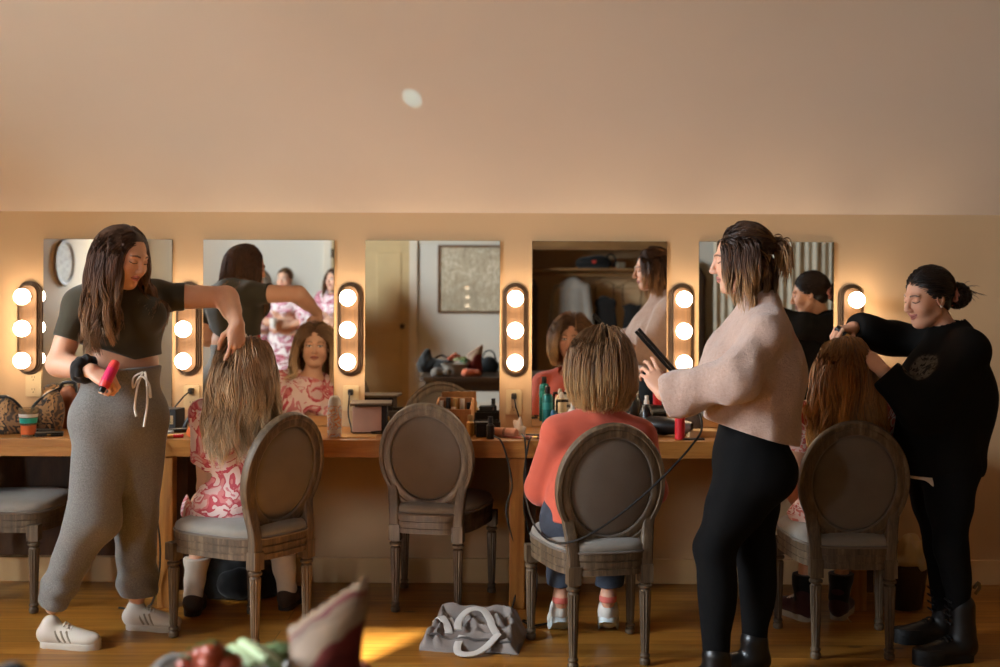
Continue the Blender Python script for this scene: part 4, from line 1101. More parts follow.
def woman_blonde():
    f = (.06, 1, 0)
    root = thing('person', 'seated woman with long blonde hair and pink and white romper, seen from behind', 'person', (P(225, 506, .98)[0], -.9, .0))
    H = Head(P(246, 367, .88), (.12, 1, -.02), (.03, .02, 1), .96, .15, '#dcae90', '#b5685f', '#8a6a48', 'open', '#4a5a60')
    b = Body(P(236, 504, .76), f, P(238, 446, .80), f, P(244, 412, .86), H, (P(206, 488, .74), P(272, 480, .64)), (P(224, 497, .50), P(262, 497, .48)),
             (P(203, 503, .48), P(276, 503, .42)), (P(193, 596, .58), P(287, 590, .48)), bulk=.96, arm=.95, leg=.98, bust=.9, sw=.16)
    b.hands[0] = hand(b.wr[0], (.25, .9, -.15), (-.1, .15, 1), 0, 28., 4, .3, .95); b.hands[1] = hand(b.wr[1], (-.25, .95, -.1), (.1, .1, 1), 1, 28., 4, .3, .95)
    b.foot(0, (-.1, 1, 0)); b.foot(1, (.1, 1, 0)); b.mesh(root, SKIN)
    rm = floral_mat('romper_print', ROMPER, 7.5, .4)
    sl = []
    for i in (0, 1):
        sl += [cap(b.sh[i], b.sh[i] * .35 + b.el[i] * .65, .056, .062, .03), cap(b.hip[i], b.hip[i] * .3 + b.kn[i] * .7, .098, .095, .05), cap(b.hip[i] - V3(0, 0, .03), b.hip[i] * .4 + b.kn[i] * .6 - V3(0, 0, .02), .09, .088, .05)]
    waist = b.pel * .55 + b.che * .45
    sl += [ell(b.pel + V3(-.0, -.04, .02), (.15, .14, .12), None, .06), cap(waist, b.che - V3(0, 0, .04), .13, .128, .05, 0, ((0, 1, 0), .8))]
    garment('romper', root, b.torso[:-1] + sl, rm, .010, chain(folds(12, .009, 20, (1, 1, .5)), cutsleeve(b, 0, .62), cutsleeve(b, 1, .62), neckhole(b, .07, -.005),
            halfspace(b.hip[0] * .42 + b.kn[0] * .58, b.kn[0] - b.hip[0]), lambda D, X, Y, Z: np.maximum(D, .474 - Z + np.where(Y > -.62, -.06, 0.) + np.where(X < P(200, 500, .8)[0], -.03, 0))), .006)
    wsock = cloth_mat('white_sock', '#c9bba8', .9, .05, 300, .2)
    shm = mat('brown_suede', '#3a2a1e', .85, bump=.2, bscale=120); sls = mat('brown_sole', '#2a2019', .8)
    for i, to in ((0, (-.12, 1)), (1, (.12, 1))):
        sock(root, b, i, .06, .24, wsock); shoe(root, b.an[i], to, shm, sls, length=.25, sole_h=.03, high=.01)
    cols = ('#6b4c33', '#ad8b66', '#dcc29c')
    hair('hair', root, H, HAIR, cols, 4200, .5, .1, 24, 11, .0, .40, .27, .042, (.020, 24.), 100, .46, b.torso, front=.084, back=.45, sidew=.7, rootcol=.3, r=.0018, streak=.35,
         lenfn=lambda p, g: .37 * (1 + g.uniform(-.16, .12, len(p))))
    return b
def woman_coral():
    f = (-.10, 1, 0)
    root = thing('person', 'seated woman in coral long-sleeved top and jeans with short bob, seen from behind', 'person', (P(592, 508, 1.12)[0], -1.0, 0))
    H = Head(P(600, 365, 1.15), (-.16, 1, -.03), (0, .03, 1), .97, 0., '#d09c80', '#a85f55', '#6b5038', 'open', '#4a4a40', .35)
    b = Body(P(590, 508, 1.10), f, P(595, 462, 1.10), f, P(599, 421, 1.13), H, (P(541, 488, 1.0), P(650, 490, 1.0)), (P(560, 506, .78), P(628, 506, .78)),
             (P(564, 501, .63), P(617, 501, .62)), (P(561, 597, .88), P(608, 596, .88)), bulk=1.0, arm=1.0, leg=1.0, bust=1.0, sw=.162)
    b.hands[0] = hand(b.wr[0], (.2, .95, -.1), (-.1, .1, 1), 0, 30., 4, .3, .95); b.hands[1] = hand(b.wr[1], (-.25, .95, -.1), (.1, .1, 1), 1, 30., 4, .3, .95)
    b.foot(0, (0, 1, -.5), .08); b.foot(1, (0, 1, -.5), .08); b.mesh(root, SKIN)
    coral = cloth_mat('coral_knit', '#bb5641', .85, .06, 420, .15)
    lo = b.pel + V3(0, 0, .0)
    ex = []
    for i in (0, 1): ex += [cap(b.sh[i], b.el[i], .053, .047, .03), cap(b.el[i], b.wr[i], .045, .037, .03)]
    ex += [cap(b.pel + V3(0, -.01, .05), b.che, .14, .135, .05, 0, ((0, 1, 0), .78))]
    garment('coral_top', root, b.torso[:-1] + ex, coral, .012, chain(folds(21, .007, 18, (1, 1, .6)), cutsleeve(b, 0, 1.96), cutsleeve(b, 1, 1.96), neckhole(b, .07, .0),
            lambda D, X, Y, Z: np.maximum(D, .535 - Z)), .006)
    dn = NT('denim'); v = dn.coords(); n = dn.noise(v, 300, 2); n2 = dn.noise(v, 9, 3)
    dn.base(dn.mix(.5, dn.ramp(n, [(.3, '#20242e'), (.7, '#3d4452')]), dn.ramp(n2, [(.35, '#20242c'), (.7, '#454d5c')]))); dn.set(Roughness=.9); dn.bump(n, .15, .002)
    L = list(b.torso[:3])
    for i in (0, 1): L += [cap(b.hip[i], b.kn[i], .092, .066, .04), cap(b.kn[i], b.an[i], .062, .050, .03), b.legs[i][3]]
    garment('jeans', root, L, dn.m, .009, chain(folds(31, .006, 26), halfspace(b.pel + V3(0, 0, .075), (0, 0, 1)), lambda D, X, Y, Z: np.maximum(D, .205 - Z)), .006)
    wk = mat('white_mesh', '#c9c4bb', .7, bump=.3, bscale=200); sls = mat('blue_white_sole', '#b9c4c6', .6); pk = mat('pink_collar', '#d06a5e', .8)
    for i, to in ((0, (-.08, 1)), (1, (.1, 1))):
        s = shoe(root, b.an[i] + V3(0, 0, 0), to, wk, sls, length=.25, tilt=28, high=.02, laces=None)
        A = b.an[i]; adopt(sculpt('sock', [cap(A - V3(0, .0, .04), A + V3(0, .0, .02), .036, .036, .02)], pk, None, .005, 0, lambda D, X, Y, Z: np.maximum(np.maximum(D, Z - A[2] - .005), A[2] - .022 - Z)), root)
    cols = ('#4f3522', '#86603c', '#cba470')
    hair('hair', root, H, HAIR, cols, 3800, .26, .1, 18, 17, .02, .62, .28, .052, (.003, 34.), 160, .15, b.torso, front=.078, back=.2, sidew=.95, rootcol=.4, r=.0017, streak=.28, curl_in=1.0, face=.7, clear=.062, clearz=.030,
         lenfn=lambda p, g: np.where(p[:, 1] > .035, .185, .12 + .13 * np.clip((p[:, 2] + .07) / .18, 0, 1)) * (1 + g.uniform(-.1, .08, len(p))))
    return b
def woman_sweater():
    f = nrm((-1, .10, 0))
    root = thing('person', 'standing woman in fuzzy pink sweater and black leggings holding a flat iron', 'person', base_of(P(714, 650, 1.43), P(752, 650, 1.26)))
    H = Head(P(740, 259, 1.42), (-1, .10, -.16), (-.10, 0, 1), .99, 0., '#d3a083', '#a75f58', '#4a2f20', 'down')
    b = Body(P(750, 456, 1.38), f, P(755, 372, 1.40), nrm((-1, .12, .05)), P(760, 310, 1.42), H, (P(735, 379, 1.63), P(722, 388, 1.12)), (P(664, 394, 1.52), P(694, 382, 1.14)),
             (P(714, 548, 1.50), P(755, 548, 1.33)), (P(716, 660, 1.55), P(754, 650, 1.36)), sh=(P(766, 332, 1.57), P(758, 330, 1.25)), bulk=1.16, arm=1.15, leg=1.24, bust=1.1, butt=.97, hipw=.06)
    hl = nrm(P(641, 356, 1.42) - b.wr[0])
    b.hands[0] = hand(b.wr[0] + hl * .01, hl, nrm((.25, -.8, -.2)), 0, [(8, 22, 14), (16, 30, 18), (26, 36, 20), (34, 42, 22)], 7, .5, .98)
    hr = nrm(P(668, 368, 1.24) - b.wr[1])
    b.hands[1] = hand(b.wr[1], hr, nrm((.1, .75, .5)), 1, [(48, 55, 30)] * 4, 2, .8, .98)
    b.foot(0, (-1, .0, 0)); b.foot(1, (-.97, -.1, 0)); b.mesh(root, SKIN)
    fz = NT('fuzzy_knit'); v = fz.coords(); n = fz.noise(v, 90, 5, .75); n2 = fz.noise(v, 14, 4, .6)
    fz.base(fz.mix(.5, fz.ramp(n, [(.3, '#b08d7b'), (.7, '#d6b7a4')]), fz.ramp(n2, [(.3, '#b59483'), (.7, '#d3b3a1')]))); fz.set(Roughness=1.); fz.b.inputs['Sheen Weight'].default_value = .5; fz.b.inputs['Sheen Roughness'].default_value = .5
    fz.bump(n, .8, .010)
    ex = [ell(b.che + V3(.0, 0, -.01), (.16, .18, .20), None, .08), cap(b.che + V3(.0, 0, -.05), P(751, 420, 1.38), .146, .146, .08), ell(P(752, 432, 1.38), (.146, .17, .09), None, .06), ell(b.che + V3(-.11, 0, .0), (.07, .13, .09), None, .06)]
    for i in (0, 1):
        ex += [cap(b.sh[i], b.el[i], .074, .072, .05), cap(b.el[i], b.wr[i] * .8 + b.el[i] * .2, .070, .058, .05), cap(b.wr[i] * .85 + b.el[i] * .15, b.wr[i], .058, .046, .02), ell(b.wr[i] * .72 + b.el[i] * .28 - V3(0, 0, .014), (.06, .054, .052), None, .04)]
    ex += [cap(b.nb - V3(0, 0, .05), b.nb + V3(0, 0, .015), .085, .068, .04)]
    hemL, hemR = P(700, 416, 1.38), P(806, 449, 1.38); hd = hemR - hemL
    hn = nrm(V3(-hd[2], 0, hd[0])) * -1
    garment('fuzzy_sweater', root, b.torso[:-1] + ex, fz.m, .010, chain(folds(41, .014, 19, (1, 1, .7)), folds(43, .004, 50), cutsleeve(b, 0, 1.97), cutsleeve(b, 1, 1.97), neckhole(b, .062, -.02),
            lambda D, X, Y, Z: np.where(X < P(704, 400, 1.45)[0], D, np.maximum(D, ((X - hemL[0]) * hn[0] + (Z - hemL[2]) * hn[2])))), .006)
    bk = cloth_mat('black_leggings', '#060505', .9, .1, 500, .1, .0)
    L = list(b.torso[:4])
    for i in (0, 1): L += b.legs[i]
    garment('leggings', root, L, bk, .004, chain(folds(51, .003, 24), halfspace(P(750, 418, 1.36), (-.2, 0, 1)), lambda D, X, Y, Z: np.maximum(D, .10 - Z)), .006)
    lt = mat('black_leather', '#0e0c0b', .35, var=.1, spec=.5); sl = mat('black_sole', '#0a0909', .6)
    shoe(root, b.an[0], (-1, .05), lt, sl, length=.26, shaft=.13, wide=.045, sole_h=.03); shoe(root, b.an[1], (-.97, -.1), lt, sl, length=.26, shaft=.13, wide=.045, sole_h=.03)
    # half-up hair with a loose knot, front pieces left out
    kn = H.w(0, -.135, .03)
    cols = ('#352115', '#583823', '#b98a58')
    bk_ = lambda p: ((p[:, 2] > .07) & (p[:, 1] < .05)) | ((p[:, 1] < -.055) & (p[:, 2] > .0))
    def tg(q, p, t):
        back = bk_(p); d = kn - q; d /= np.linalg.norm(d, axis=1, keepdims=True) + 1e-6
        return np.where(back[:, None], d, np.array([0, 0, -1.]) * np.ones_like(q))
    def ln(p, g):
        back = bk_(p); dist = np.linalg.norm(p - V3(0, -.135, .03), axis=1)
        return np.where(back, dist * 1.12, .185) * (1 + np.where(back, g.uniform(-.06, .1, len(p)), g.uniform(-.3, .12, len(p))))
    def tail(rng):
        A = []
        for i in range(260):
            u = rng.normal(size=3) * .012; s0 = kn + u; dirn = H.R @ nrm(V3(rng.normal() * .45, -1.0, .25 + rng.normal() * .35)); L_ = rng.uniform(.05, .095)
            t = np.linspace(0, 1, 18)[:, None]
            A.append(s0 + dirn * L_ * np.sin(t * 1.5) * .75 + V3(0, 0, -1) * (L_ * 1.25) * t ** 2.2 + V3(-.03, 0, -.02) * t ** 3 * rng.uniform(0, 1))
        A = np.array(A); tt = np.linspace(0, 1, 18); rr = np.full((len(A), 18), .0021) * np.interp(tt, [0, .8, 1], [1, 1, .3])[None]
        c1, c2 = np.array(srgb(cols[1])), np.array(srgb('#b5854f')); C = c1 + (c2 - c1) * np.clip(tt * 1.2 - .25, 0, 1)[None, :, None]; C = np.repeat(C, len(A), 0) * rng.uniform(.6, 1.4, len(A))[:, None, None]
        return A, rr, C
    hair('hair', root, H, HAIR, cols, 2600, .2, .1, 18, 23, .0, .5, .34, .022, (.010, 38.), 100, .4, b.torso[-1:], tg, front=.082, back=.5, sidew=.6, rootcol=.5, r=.0019, lenfn=ln, streak=.35,
         extra=join_extra(bun_extra(kn, .036, cols, 120, 18, .0021, 5), tail), face=1.1, clear=.06)
    cl = bmesh.new()
    # flat iron
    t = thing('flat_iron', 'black flat iron held up by the woman in the fuzzy pink sweater', 'hair straightener', P(676, 374, 1.235))
    a0, a1 = P(678, 376, 1.235), P(639, 332, 1.235); d = nrm(a1 - a0); Ln = np.linalg.norm(a1 - a0); nn = nrm(np.cross(d, (0, 1, 0)))
    M = Matrix(np.stack([nn, V3(0, 1, 0) - d * d[1], d], 1).tolist()).to_4x4()
    bkp = mat('black_plastic', '#100e0d', .35)
    for q, nm in ((-1, 'lower_arm'), (1, 'upper_arm')):
        bm = bmesh.new(); sweep(bm, [(q * .0066 + q * .0006 * u, 0, u2 * (Ln + .13) - .13) for u, u2 in ((.2, 0), (.2, .3), (.5, .6), (.7, 1))], rrect(.026, .0125, .005), up=(1, 0, 0), M=M)
        o = finish(nm, bm, bkp, t)
        bm = bmesh.new(); box(bm, (q * .0022, 0, Ln - .06), (.003, .024, .1)); bm.transform(M); pl = finish('heat_plate', bm, mat('dark_ceramic', '#2a2724', .25), t, False); pl.parent = o
    return b
def woman_black():
    f = nrm((-.97, -.24, 0))
    root = thing('person', 'standing woman in black sweatshirt with low bun curling the auburn hair', 'person', base_of(P(962, 640, 1.17), P(940, 625, .92)))
    H = Head(P(927, 297, .97), (-.92, -.30, -.24), (-.06, -.05, 1), .97, 1., '#d8a283', '#b0625a', '#1e1410', 'down')
    b = Body(P(939, 452, 1.05), f, P(943, 388, 1.0), nrm((-.95, -.22, -.05)), P(951, 337, .98), H, (P(922, 410, 1.17), P(893, 338, .76)), (P(884, 372, 1.12), P(853, 328, .86)),
             (P(951, 548, 1.18), P(941, 548, .96)), (P(962, 625, 1.18), P(944, 612, .93)), sh=(P(968, 352, 1.14), P(937, 344, .82)), bulk=1.05, arm=1.08, leg=.95, bust=1.0, hipw=.06, butt=.82)
    b.hands[0] = hand(b.wr[0], nrm(P(866, 353, 1.06) - b.wr[0]), nrm((.3, -.9, .3)), 0, [(28, 40, 20), (38, 45, 25), (48, 50, 25), (52, 50, 25)], 3, .7, .95)
    b.hands[1] = hand(b.wr[1], nrm(P(838, 330, .90) - b.wr[1]), nrm((-.1, -.1, 1)), 1, [(48, 60, 35)] * 4, 2, .8, .95)
    b.foot(0, (-.9, -.3, 0)); b.foot(1, (-.95, -.1, 0)); b.mesh(root, SKIN)
    bs = NT('black_fleece'); v = bs.coords(); pc = P(915, 362, 1.12) - np.array(root.location)
    ds = bs.n('ShaderNodeVectorMath', operation='DISTANCE'); bs.l(v, ds.inputs[0]); ds.inputs[1].default_value = tuple(pc)
    inn = bs.ramp(ds.outputs['Value'], [(0, 1.), (.075, 1.), (.095, 0.)]); rg = bs.ramp(ds.outputs['Value'], [(.058, 0.), (.066, 1.), (.082, 1.), (.09, 0.)])
    pt = bs.ramp(bs.noise(v, 42, 3, .6, 1.5), [(.5, 0.), (.54, 1.)]); pr_ = bs.mix(1., inn, pt, 'MULTIPLY'); pr_ = bs.mix(1., pr_, bs.mix(1., rg, bs.ramp(bs.noise(v, 70, 2), [(.45, 0.), (.5, .8)]), 'MULTIPLY'), 'ADD')
    bs.base(bs.mix(pr_, '#12100e', '#575046')); bs.set(Roughness=.95); bs.b.inputs['Specular IOR Level'].default_value = .15; bs.bump(bs.noise(v, 300, 2), .15, .003); bs = bs.m
    ex = [ell(b.che + V3(.015, 0, -.04), (.148, .17, .2), frame(f), .08), cap(b.che - V3(-.005, 0, .05), P(938, 455, 1.05), .150, .148, .08), cap(b.nb - V3(0, 0, .06), b.nb + V3(0, 0, -.005), .085, .07, .04)]
    for i in (0, 1): ex += [cap(b.sh[i], b.el[i], .072, .068, .05), cap(b.el[i], b.wr[i] * .85 + b.el[i] * .15, .066, .052, .05), cap(b.wr[i] * .85 + b.el[i] * .15, b.wr[i], .05, .04, .02)]
    zh = P(945, 473, 1.05)[2]
    garment('sweatshirt', root, b.torso[:-1] + ex, bs, .010, chain(folds(61, .010, 18, (1, 1, .7)), cutsleeve(b, 0, 1.96), cutsleeve(b, 1, 1.96), neckhole(b, .064, -.012), lambda D, X, Y, Z: np.maximum(D, zh - Z)), .006)
    ws = cloth_mat('white_tee', '#d3c6b2', .9, .04)
    hm = [cap(b.che, P(938, 500, 1.05), .151, .149, .05)]
    garment('white_tee', root, hm, ws, .004, chain(folds(66, .006, 20, (1, 1, .3)), lambda D, X, Y, Z: np.maximum(D, np.maximum(zh - .012 - Z - .05 * np.exp(-((X - P(932, 480, 1.1)[0]) / .026) ** 2), Z - zh - .06))), .006)
    bk = _mats['black_leggings']
    L = list(b.torso[:3])
    for i in (0, 1): L += b.legs[i]
    garment('leggings', root, L, bk, .005, chain(folds(71, .004, 22), halfspace(P(945, 445, 1.05), (0, 0, 1)), lambda D, X, Y, Z: np.maximum(D, .10 - Z)), .006)
    lt = mat('matte_black_leather', '#100d0c', .45, var=.1, spec=.4); sl = mat('black_sole', '#0a0909', .6)
    for i, to in ((0, (-.95, -.25)), (1, (-.97, -.1))):
        sh_ = shoe(root, b.an[i], to, lt, sl, length=.285, shaft=.21, wide=.05, sole_h=.045, laces=lt)
        A = b.an[i]; bm = bmesh.new()
        for k in range(4): tube(bm, [A + V3(-.052, -.03, .01 + .028 * k), A + V3(-.066, 0, .018 + .028 * k), A + V3(-.052, .03, .01 + .028 * k)], .004, 6, 6)
        l = finish('shaft_laces', bm, lt); adopt(l, root); l.parent = sh_
        bm = bmesh.new(); tube(bm, [A + V3(.05, 0, .12), A + V3(.068, 0, .145), A + V3(.062, 0, .165), A + V3(.045, 0, .14)], .006, 10, 6); l = finish('pull_loop', bm, mat('tan_loop', '#6b5636', .7), None); adopt(l, root); l.parent = sh_
    kn = H.w(.0, -.125, -.02); cols = ('#1c120d', '#2a1b13', '#3d2a1c')
    def tg(q, p, t): d = kn - q; return d / (np.linalg.norm(d, axis=1, keepdims=True) + 1e-6)
    hair('hair', root, H, HAIR, cols, 2600, .2, .1, 18, 31, .012, .3, .30, .013, (.004, 30.), 90, .3, (), tg, front=.085, back=.7, sidew=.4, rootcol=.5, r=.0019, streak=.25,
         lenfn=lambda p, g: np.linalg.norm(p - V3(0, -.125, -.02), axis=1) * 1.06, extra=bun_extra(kn + (H.R @ V3(0, -.026, -.010)), .060, cols, 320, 18, .0022, 9, (1, 1, 1), 34, .07), face=.6, clear=.04, nape=-.075)
    pk = cloth_mat('pink_satin', '#c9867c', .5, .08); pc = kn + (H.R @ V3(0, .004, .0)); ax = H.R[:, 1]; u = H.R[:, 0]; w = H.R[:, 2]
    garment('scrunchie', root, [ell(pc + (u * math.cos(2 * PI * k / 14) + w * math.sin(2 * PI * k / 14)) * .032 + ax * .006 * (-1) ** k, (.013, .013, .013), None, .01) for k in range(14)], pk, 0, folds(5, .003, 140), .004)
    bm = bmesh.new(); bmesh.ops.create_uvsphere(bm, u_segments=10, v_segments=8, radius=.0055, matrix=Matrix.Translation(Vector(tuple(H.w(-.085, .002, -.037))))); o = finish('earring', bm, mat('pearl', '#e6ddd0', .25)); adopt(o, root)
    # curling iron
    t = thing('curling_iron', 'curling iron in the hand of the woman in the black sweatshirt', 'curling iron', P(846, 334, .90))
    bkp = _mats['black_plastic']; a0, a1 = P(832, 324, .895), P(868, 354, .97); d = nrm(a1 - a0); M = Matrix(frame_z(d)).to_4x4(); o0 = Vector(tuple(a0 - P(846, 334, .90)))
    bm = bmesh.new(); lathe(bm, [(0, .022), (.013, .023), (.0155, .03), (.015, .06), (.012, .075), (0, .075)], Matrix.Translation(o0) @ M, 14); finish('handle', bm, bkp, t)
    bm = bmesh.new(); lathe(bm, [(0, .07), (.0125, .072), (.0125, .20), (.009, .206), (0, .207)], Matrix.Translation(o0) @ M, 14); br_ = finish('barrel', bm, mat('brass_barrel', '#b08848', .3, .8), t)
    bm = bmesh.new(); lathe(bm, [(0, .206), (.009, .207), (.008, .228), (0, .23)], Matrix.Translation(o0) @ M, 12); finish('cool_tip', bm, bkp, t)
    return b
def woman_auburn():
    f = (-.03, 1, 0)
    root = thing('person', 'seated woman with long auburn hair, bare arm and pink floral romper, seen from behind', 'person', (P(842, 500, .86)[0], -.8, 0))
    H = Head(P(843, 367, .94), (-.1, 1, -.05), (0, .02, 1), .95, 0., '#cf9c7c', '#a85f55', '#5a3a24', 'open')
    b = Body(P(840, 500, .86), f, P(843, 442, .9), f, P(843, 404, .94), H, (P(791, 486, .86), P(893, 482, .78)), (P(803, 510, .66), P(872, 505, .66)),
             (P(812, 503, .48), P(848, 503, .48)), (P(803, 600, .62), P(839, 598, .60)), bulk=.95, arm=.95, leg=.95, bust=.9, sw=.165)
    b.hands[0] = hand(b.wr[0], (.3, .9, -.15), (-.1, .15, 1), 0, 28., 4, .3, .95); b.hands[1] = hand(b.wr[1], (-.25, .95, -.1), (.1, .1, 1), 1, 28., 4, .3, .95)
    b.foot(0, (-.5, .85, 0)); b.foot(1, (.5, .85, 0)); b.mesh(root, SKIN)
    rm = floral_mat('romper_print_light', [(0, '#dcb8a8'), (.42, '#cf6b5c'), (.5, '#e2c6b6'), (.58, '#b9463f'), (.63, '#dcb8a8')], 11, 1.4)
    sl = []
    for i in (0, 1): sl += [cap(b.sh[i], b.sh[i] * .6 + b.el[i] * .4, .056, .06, .03), cap(b.hip[i], b.hip[i] * .35 + b.kn[i] * .65, .098, .092, .05)]
    sl += [ell(b.pel + V3(-.03, -.03, .0), (.19, .14, .11), None, .06), cap(b.pel, b.che, .135, .13, .05, 0, ((0, 1, 0), .8))]
    garment('romper', root, b.torso[:-1] + sl, rm, .010, chain(folds(72, .009, 22, (1, 1, .5)), cutsleeve(b, 0, .4), cutsleeve(b, 1, .4), neckhole(b, .07, -.005), halfspace(b.hip[0] * .4 + b.kn[0] * .6, b.kn[0] - b.hip[0]), lambda D, X, Y, Z: np.maximum(D, .474 - Z)), .007)
    bsk = cloth_mat('black_sock', '#15110f', .9); cv = cloth_mat('maroon_canvas', '#3a1a18', .9, .1, 300, .2); ws = mat('off_white_rubber', '#a89a85', .6); wl = _mats['white_laces']
    for i, to in ((0, (-.45, .9)), (1, (.45, .9))):
        sock(root, b, i, .06, .19, bsk); sh_ = shoe(root, b.an[i], to, cv, ws, length=.26, sole_h=.03, high=.05, laces=wl)
        A = b.an[i]; bm = bmesh.new(); tube(bm, [A + V3(.0, .06, .0), A + V3(.03, -.03, -.08), A + V3(.05, -.10, -.094), A + V3(.09, -.06, -.095)], .003, 14, 6); l = finish('loose_lace', bm, wl); adopt(l, root); l.parent = sh_
    cols = ('#6a4522', '#a57038', '#d09a56')
    hair('hair', root, H, HAIR, cols, 3000, .42, .1, 24, 37, .0, .4, .28, .032, (.020, 22.), 90, .5, b.torso, front=.084, back=.45, sidew=.8, rootcol=.35, r=.0019, streak=.35,
         lenfn=lambda p, g: .42 * (1 + g.uniform(-.14, .1, len(p))))
    return b
def robed_woman(label, x, y, yaw, hcols, seed, updo=True, cup=False):
    c, s_ = math.cos(yaw), math.sin(yaw); g = lambda a, b_, z: V3(x + a * c - b_ * s_, y + a * s_ + b_ * c, z); d3 = lambda a, b_, z=0: V3(a * c - b_ * s_, a * s_ + b_ * c, z)
    root = thing('person', label, 'person', (x, y, 0))
    H = Head(g(0, .03, 1.505), d3(.05, 1, -.05), (0, 0, 1), .96, .2, '#d9ab8f', '#b5635f', '#5a4030', 'open')
    b = Body(g(0, 0, .90), d3(0, 1), g(0, 0, 1.17), d3(0, 1), g(0, -.02, 1.36), H, (g(-.27, .02, 1.06), g(.27, .02, 1.06)), (g(-.02, .22, 1.03), g(.05, .20, 1.0)), (g(-.09, .02, .48), g(.09, .02, .48)), (g(-.09, -.01, .08), g(.09, -.01, .08)), arm=1.05)
    b.hands[0] = hand(b.wr[0], d3(.9, -.15, .15), d3(0, 1, .2), 0, 30., 3, .4); b.hands[1] = hand(b.wr[1], d3(-.95, .05, -.1), d3(0, .9, .3), 1, 25., 3, .4)
    b.foot(0, d3(-.2, 1)); b.foot(1, d3(.2, 1)); b.mesh(root, SKIN, .011, .005, .006)
    rb = floral_mat('robe_print', ROBE, 6.5, 2.2); ex = [cap(g(0, 0, 1.0), g(0, 0, .52), .16, .215, .06, 0, (d3(0, 1), .8)), cap(g(0, 0, 1.0), g(0, 0, 1.2), .14, .15, .05, 0, (d3(0, 1), .85))]
    for i in (0, 1): ex += [cap(b.sh[i], b.el[i], .07, .09, .03), cap(b.el[i], b.el[i] * .55 + b.wr[i] * .45, .085, .08, .03)]
    ro = garment('robe', root, b.torso[:-1] + ex, rb, .012, chain(folds(seed, .010, 20, (1, 1, .25)), cutsleeve(b, 0, 1.35), cutsleeve(b, 1, 1.35), neckhole(b, .07, .05, .03), lambda D, X, Y, Z: np.maximum(D, .50 - Z)), .011)
    bm = bmesh.new(); sweep(bm, [tuple(g(.152 * math.cos(a), .132 * math.sin(a), 1.02)) for a in np.linspace(0, 2 * PI, 28)[:-1]], rrect(.05, .012, .005), True, up=(0, 0, 1)); k = finish('belt', bm, rb); adopt(k, root); k.parent = ro
    sl = mat('tan_slipper', '#b59a86', .8)
    for i in (0, 1): shoe(root, b.an[i], d3((-.2, .2)[i], 1)[:2], sl, sl, high=.0)
    if updo:
        kn = H.w(0, -.12, .02)
        hair('hair', root, H, HAIR, hcols, 700, .2, .1, 12, seed, .0, .25, .3, .008, (.002, 30.), 50, .3, (), lambda q, p, t: (kn - q) / (np.linalg.norm(kn - q, axis=1, keepdims=True) + 1e-6), front=.08, back=.7, sidew=.5, r=.0036,
             lenfn=lambda p, r_: np.linalg.norm(p - V3(0, -.12, .02), axis=1) * 1.06, extra=bun_extra(kn, .04, hcols, 60, 12, .0036, seed), clear=.04)
    else:
        hair('hair', root, H, HAIR, hcols, 900, .35, .1, 14, seed, .0, .35, .32, .018, (.01, 22.), 50, .45, b.torso, front=.082, r=.0036)
    if cup:
        t = thing('paper_cup', 'white paper cup held by the woman in the pink robe', 'cup', g(.0, .30, .985)); 
        bm = bmesh.new(); lathe(bm, [(0, 0), (.03, 0), (.04, .10), (.037, .10), (.028, .005), (0, .005)], Matrix.Identity(4), 18); finish('cup_body', bm, mat('white_paper', '#d9d4cb', .7), t)
        bm = bmesh.new(); lathe(bm, [(.041, .098), (.042, .106), (.036, .112), (0, .113)], Matrix.Identity(4), 18); finish('lid', bm, mat('white_lid', '#cfcac0', .4), t)
    return b
def build_people():
    woman_sweatpants(); woman_blonde(); woman_coral(); woman_sweater(); woman_black(); woman_auburn()
    robed_woman('woman in pink floral robe with arms folded, reflected in the second mirror', -2.42, -6.95, .25, ('#5a4028', '#7a5a3a', '#8f6f4c'), 81, True, True)
    robed_woman('robed woman with ash blonde hair, reflected behind the arms-folded woman', -2.78, -7.25, .1, ('#8a7a68', '#a59684', '#b5a894'), 83, False)
    robed_woman('robed woman by the door, reflected at the edge of the second mirror', -1.88, -6.9, .5, ('#4a3222', '#6b4a30', '#80603e'), 85, False)
# ---------------------------------------------------------------- things on the counter, the floor, the far wall
def lat(name, prof, m, t, M=Matrix.Identity(4), seg=18):
    bm = bmesh.new(); lathe(bm, prof, M, seg); return finish(name, bm, m, t)
def on_counter(px, d): return (X_at(px, d), -d, CT)
def cyl_bottle(name, label, cat, px, d, prof, m, capprof=None, cm=None, band=None, bmat=None, group=None, bodyname='bottle_body'):
    t = thing(name, label, cat, on_counter(px, d), 0, group)
    lat(bodyname, prof, m, t)
    if capprof: lat('cap', capprof, cm, t)
    if band: lat('label_band', band, bmat, t)
    return t
def bagmesh(name, pr, m, t, amp=.006, h=.007, seed=1): return adopt_(sculpt(name, pr, m, None, h, 0, chain(folds(seed, amp, 30), folds(seed + 7, amp * .45, 75, (1, 1, 1)), halfz(0))), t)
def cord(label, pts, r=.0042, n=60, name='power_cord', m=None):
    bm = bmesh.new(); tube(bm, pts, r, n, 8); o = finish(name, bm, m or mat('black_rubber', '#0d0b0a', .5))
    return tag(o, label, 'cord')
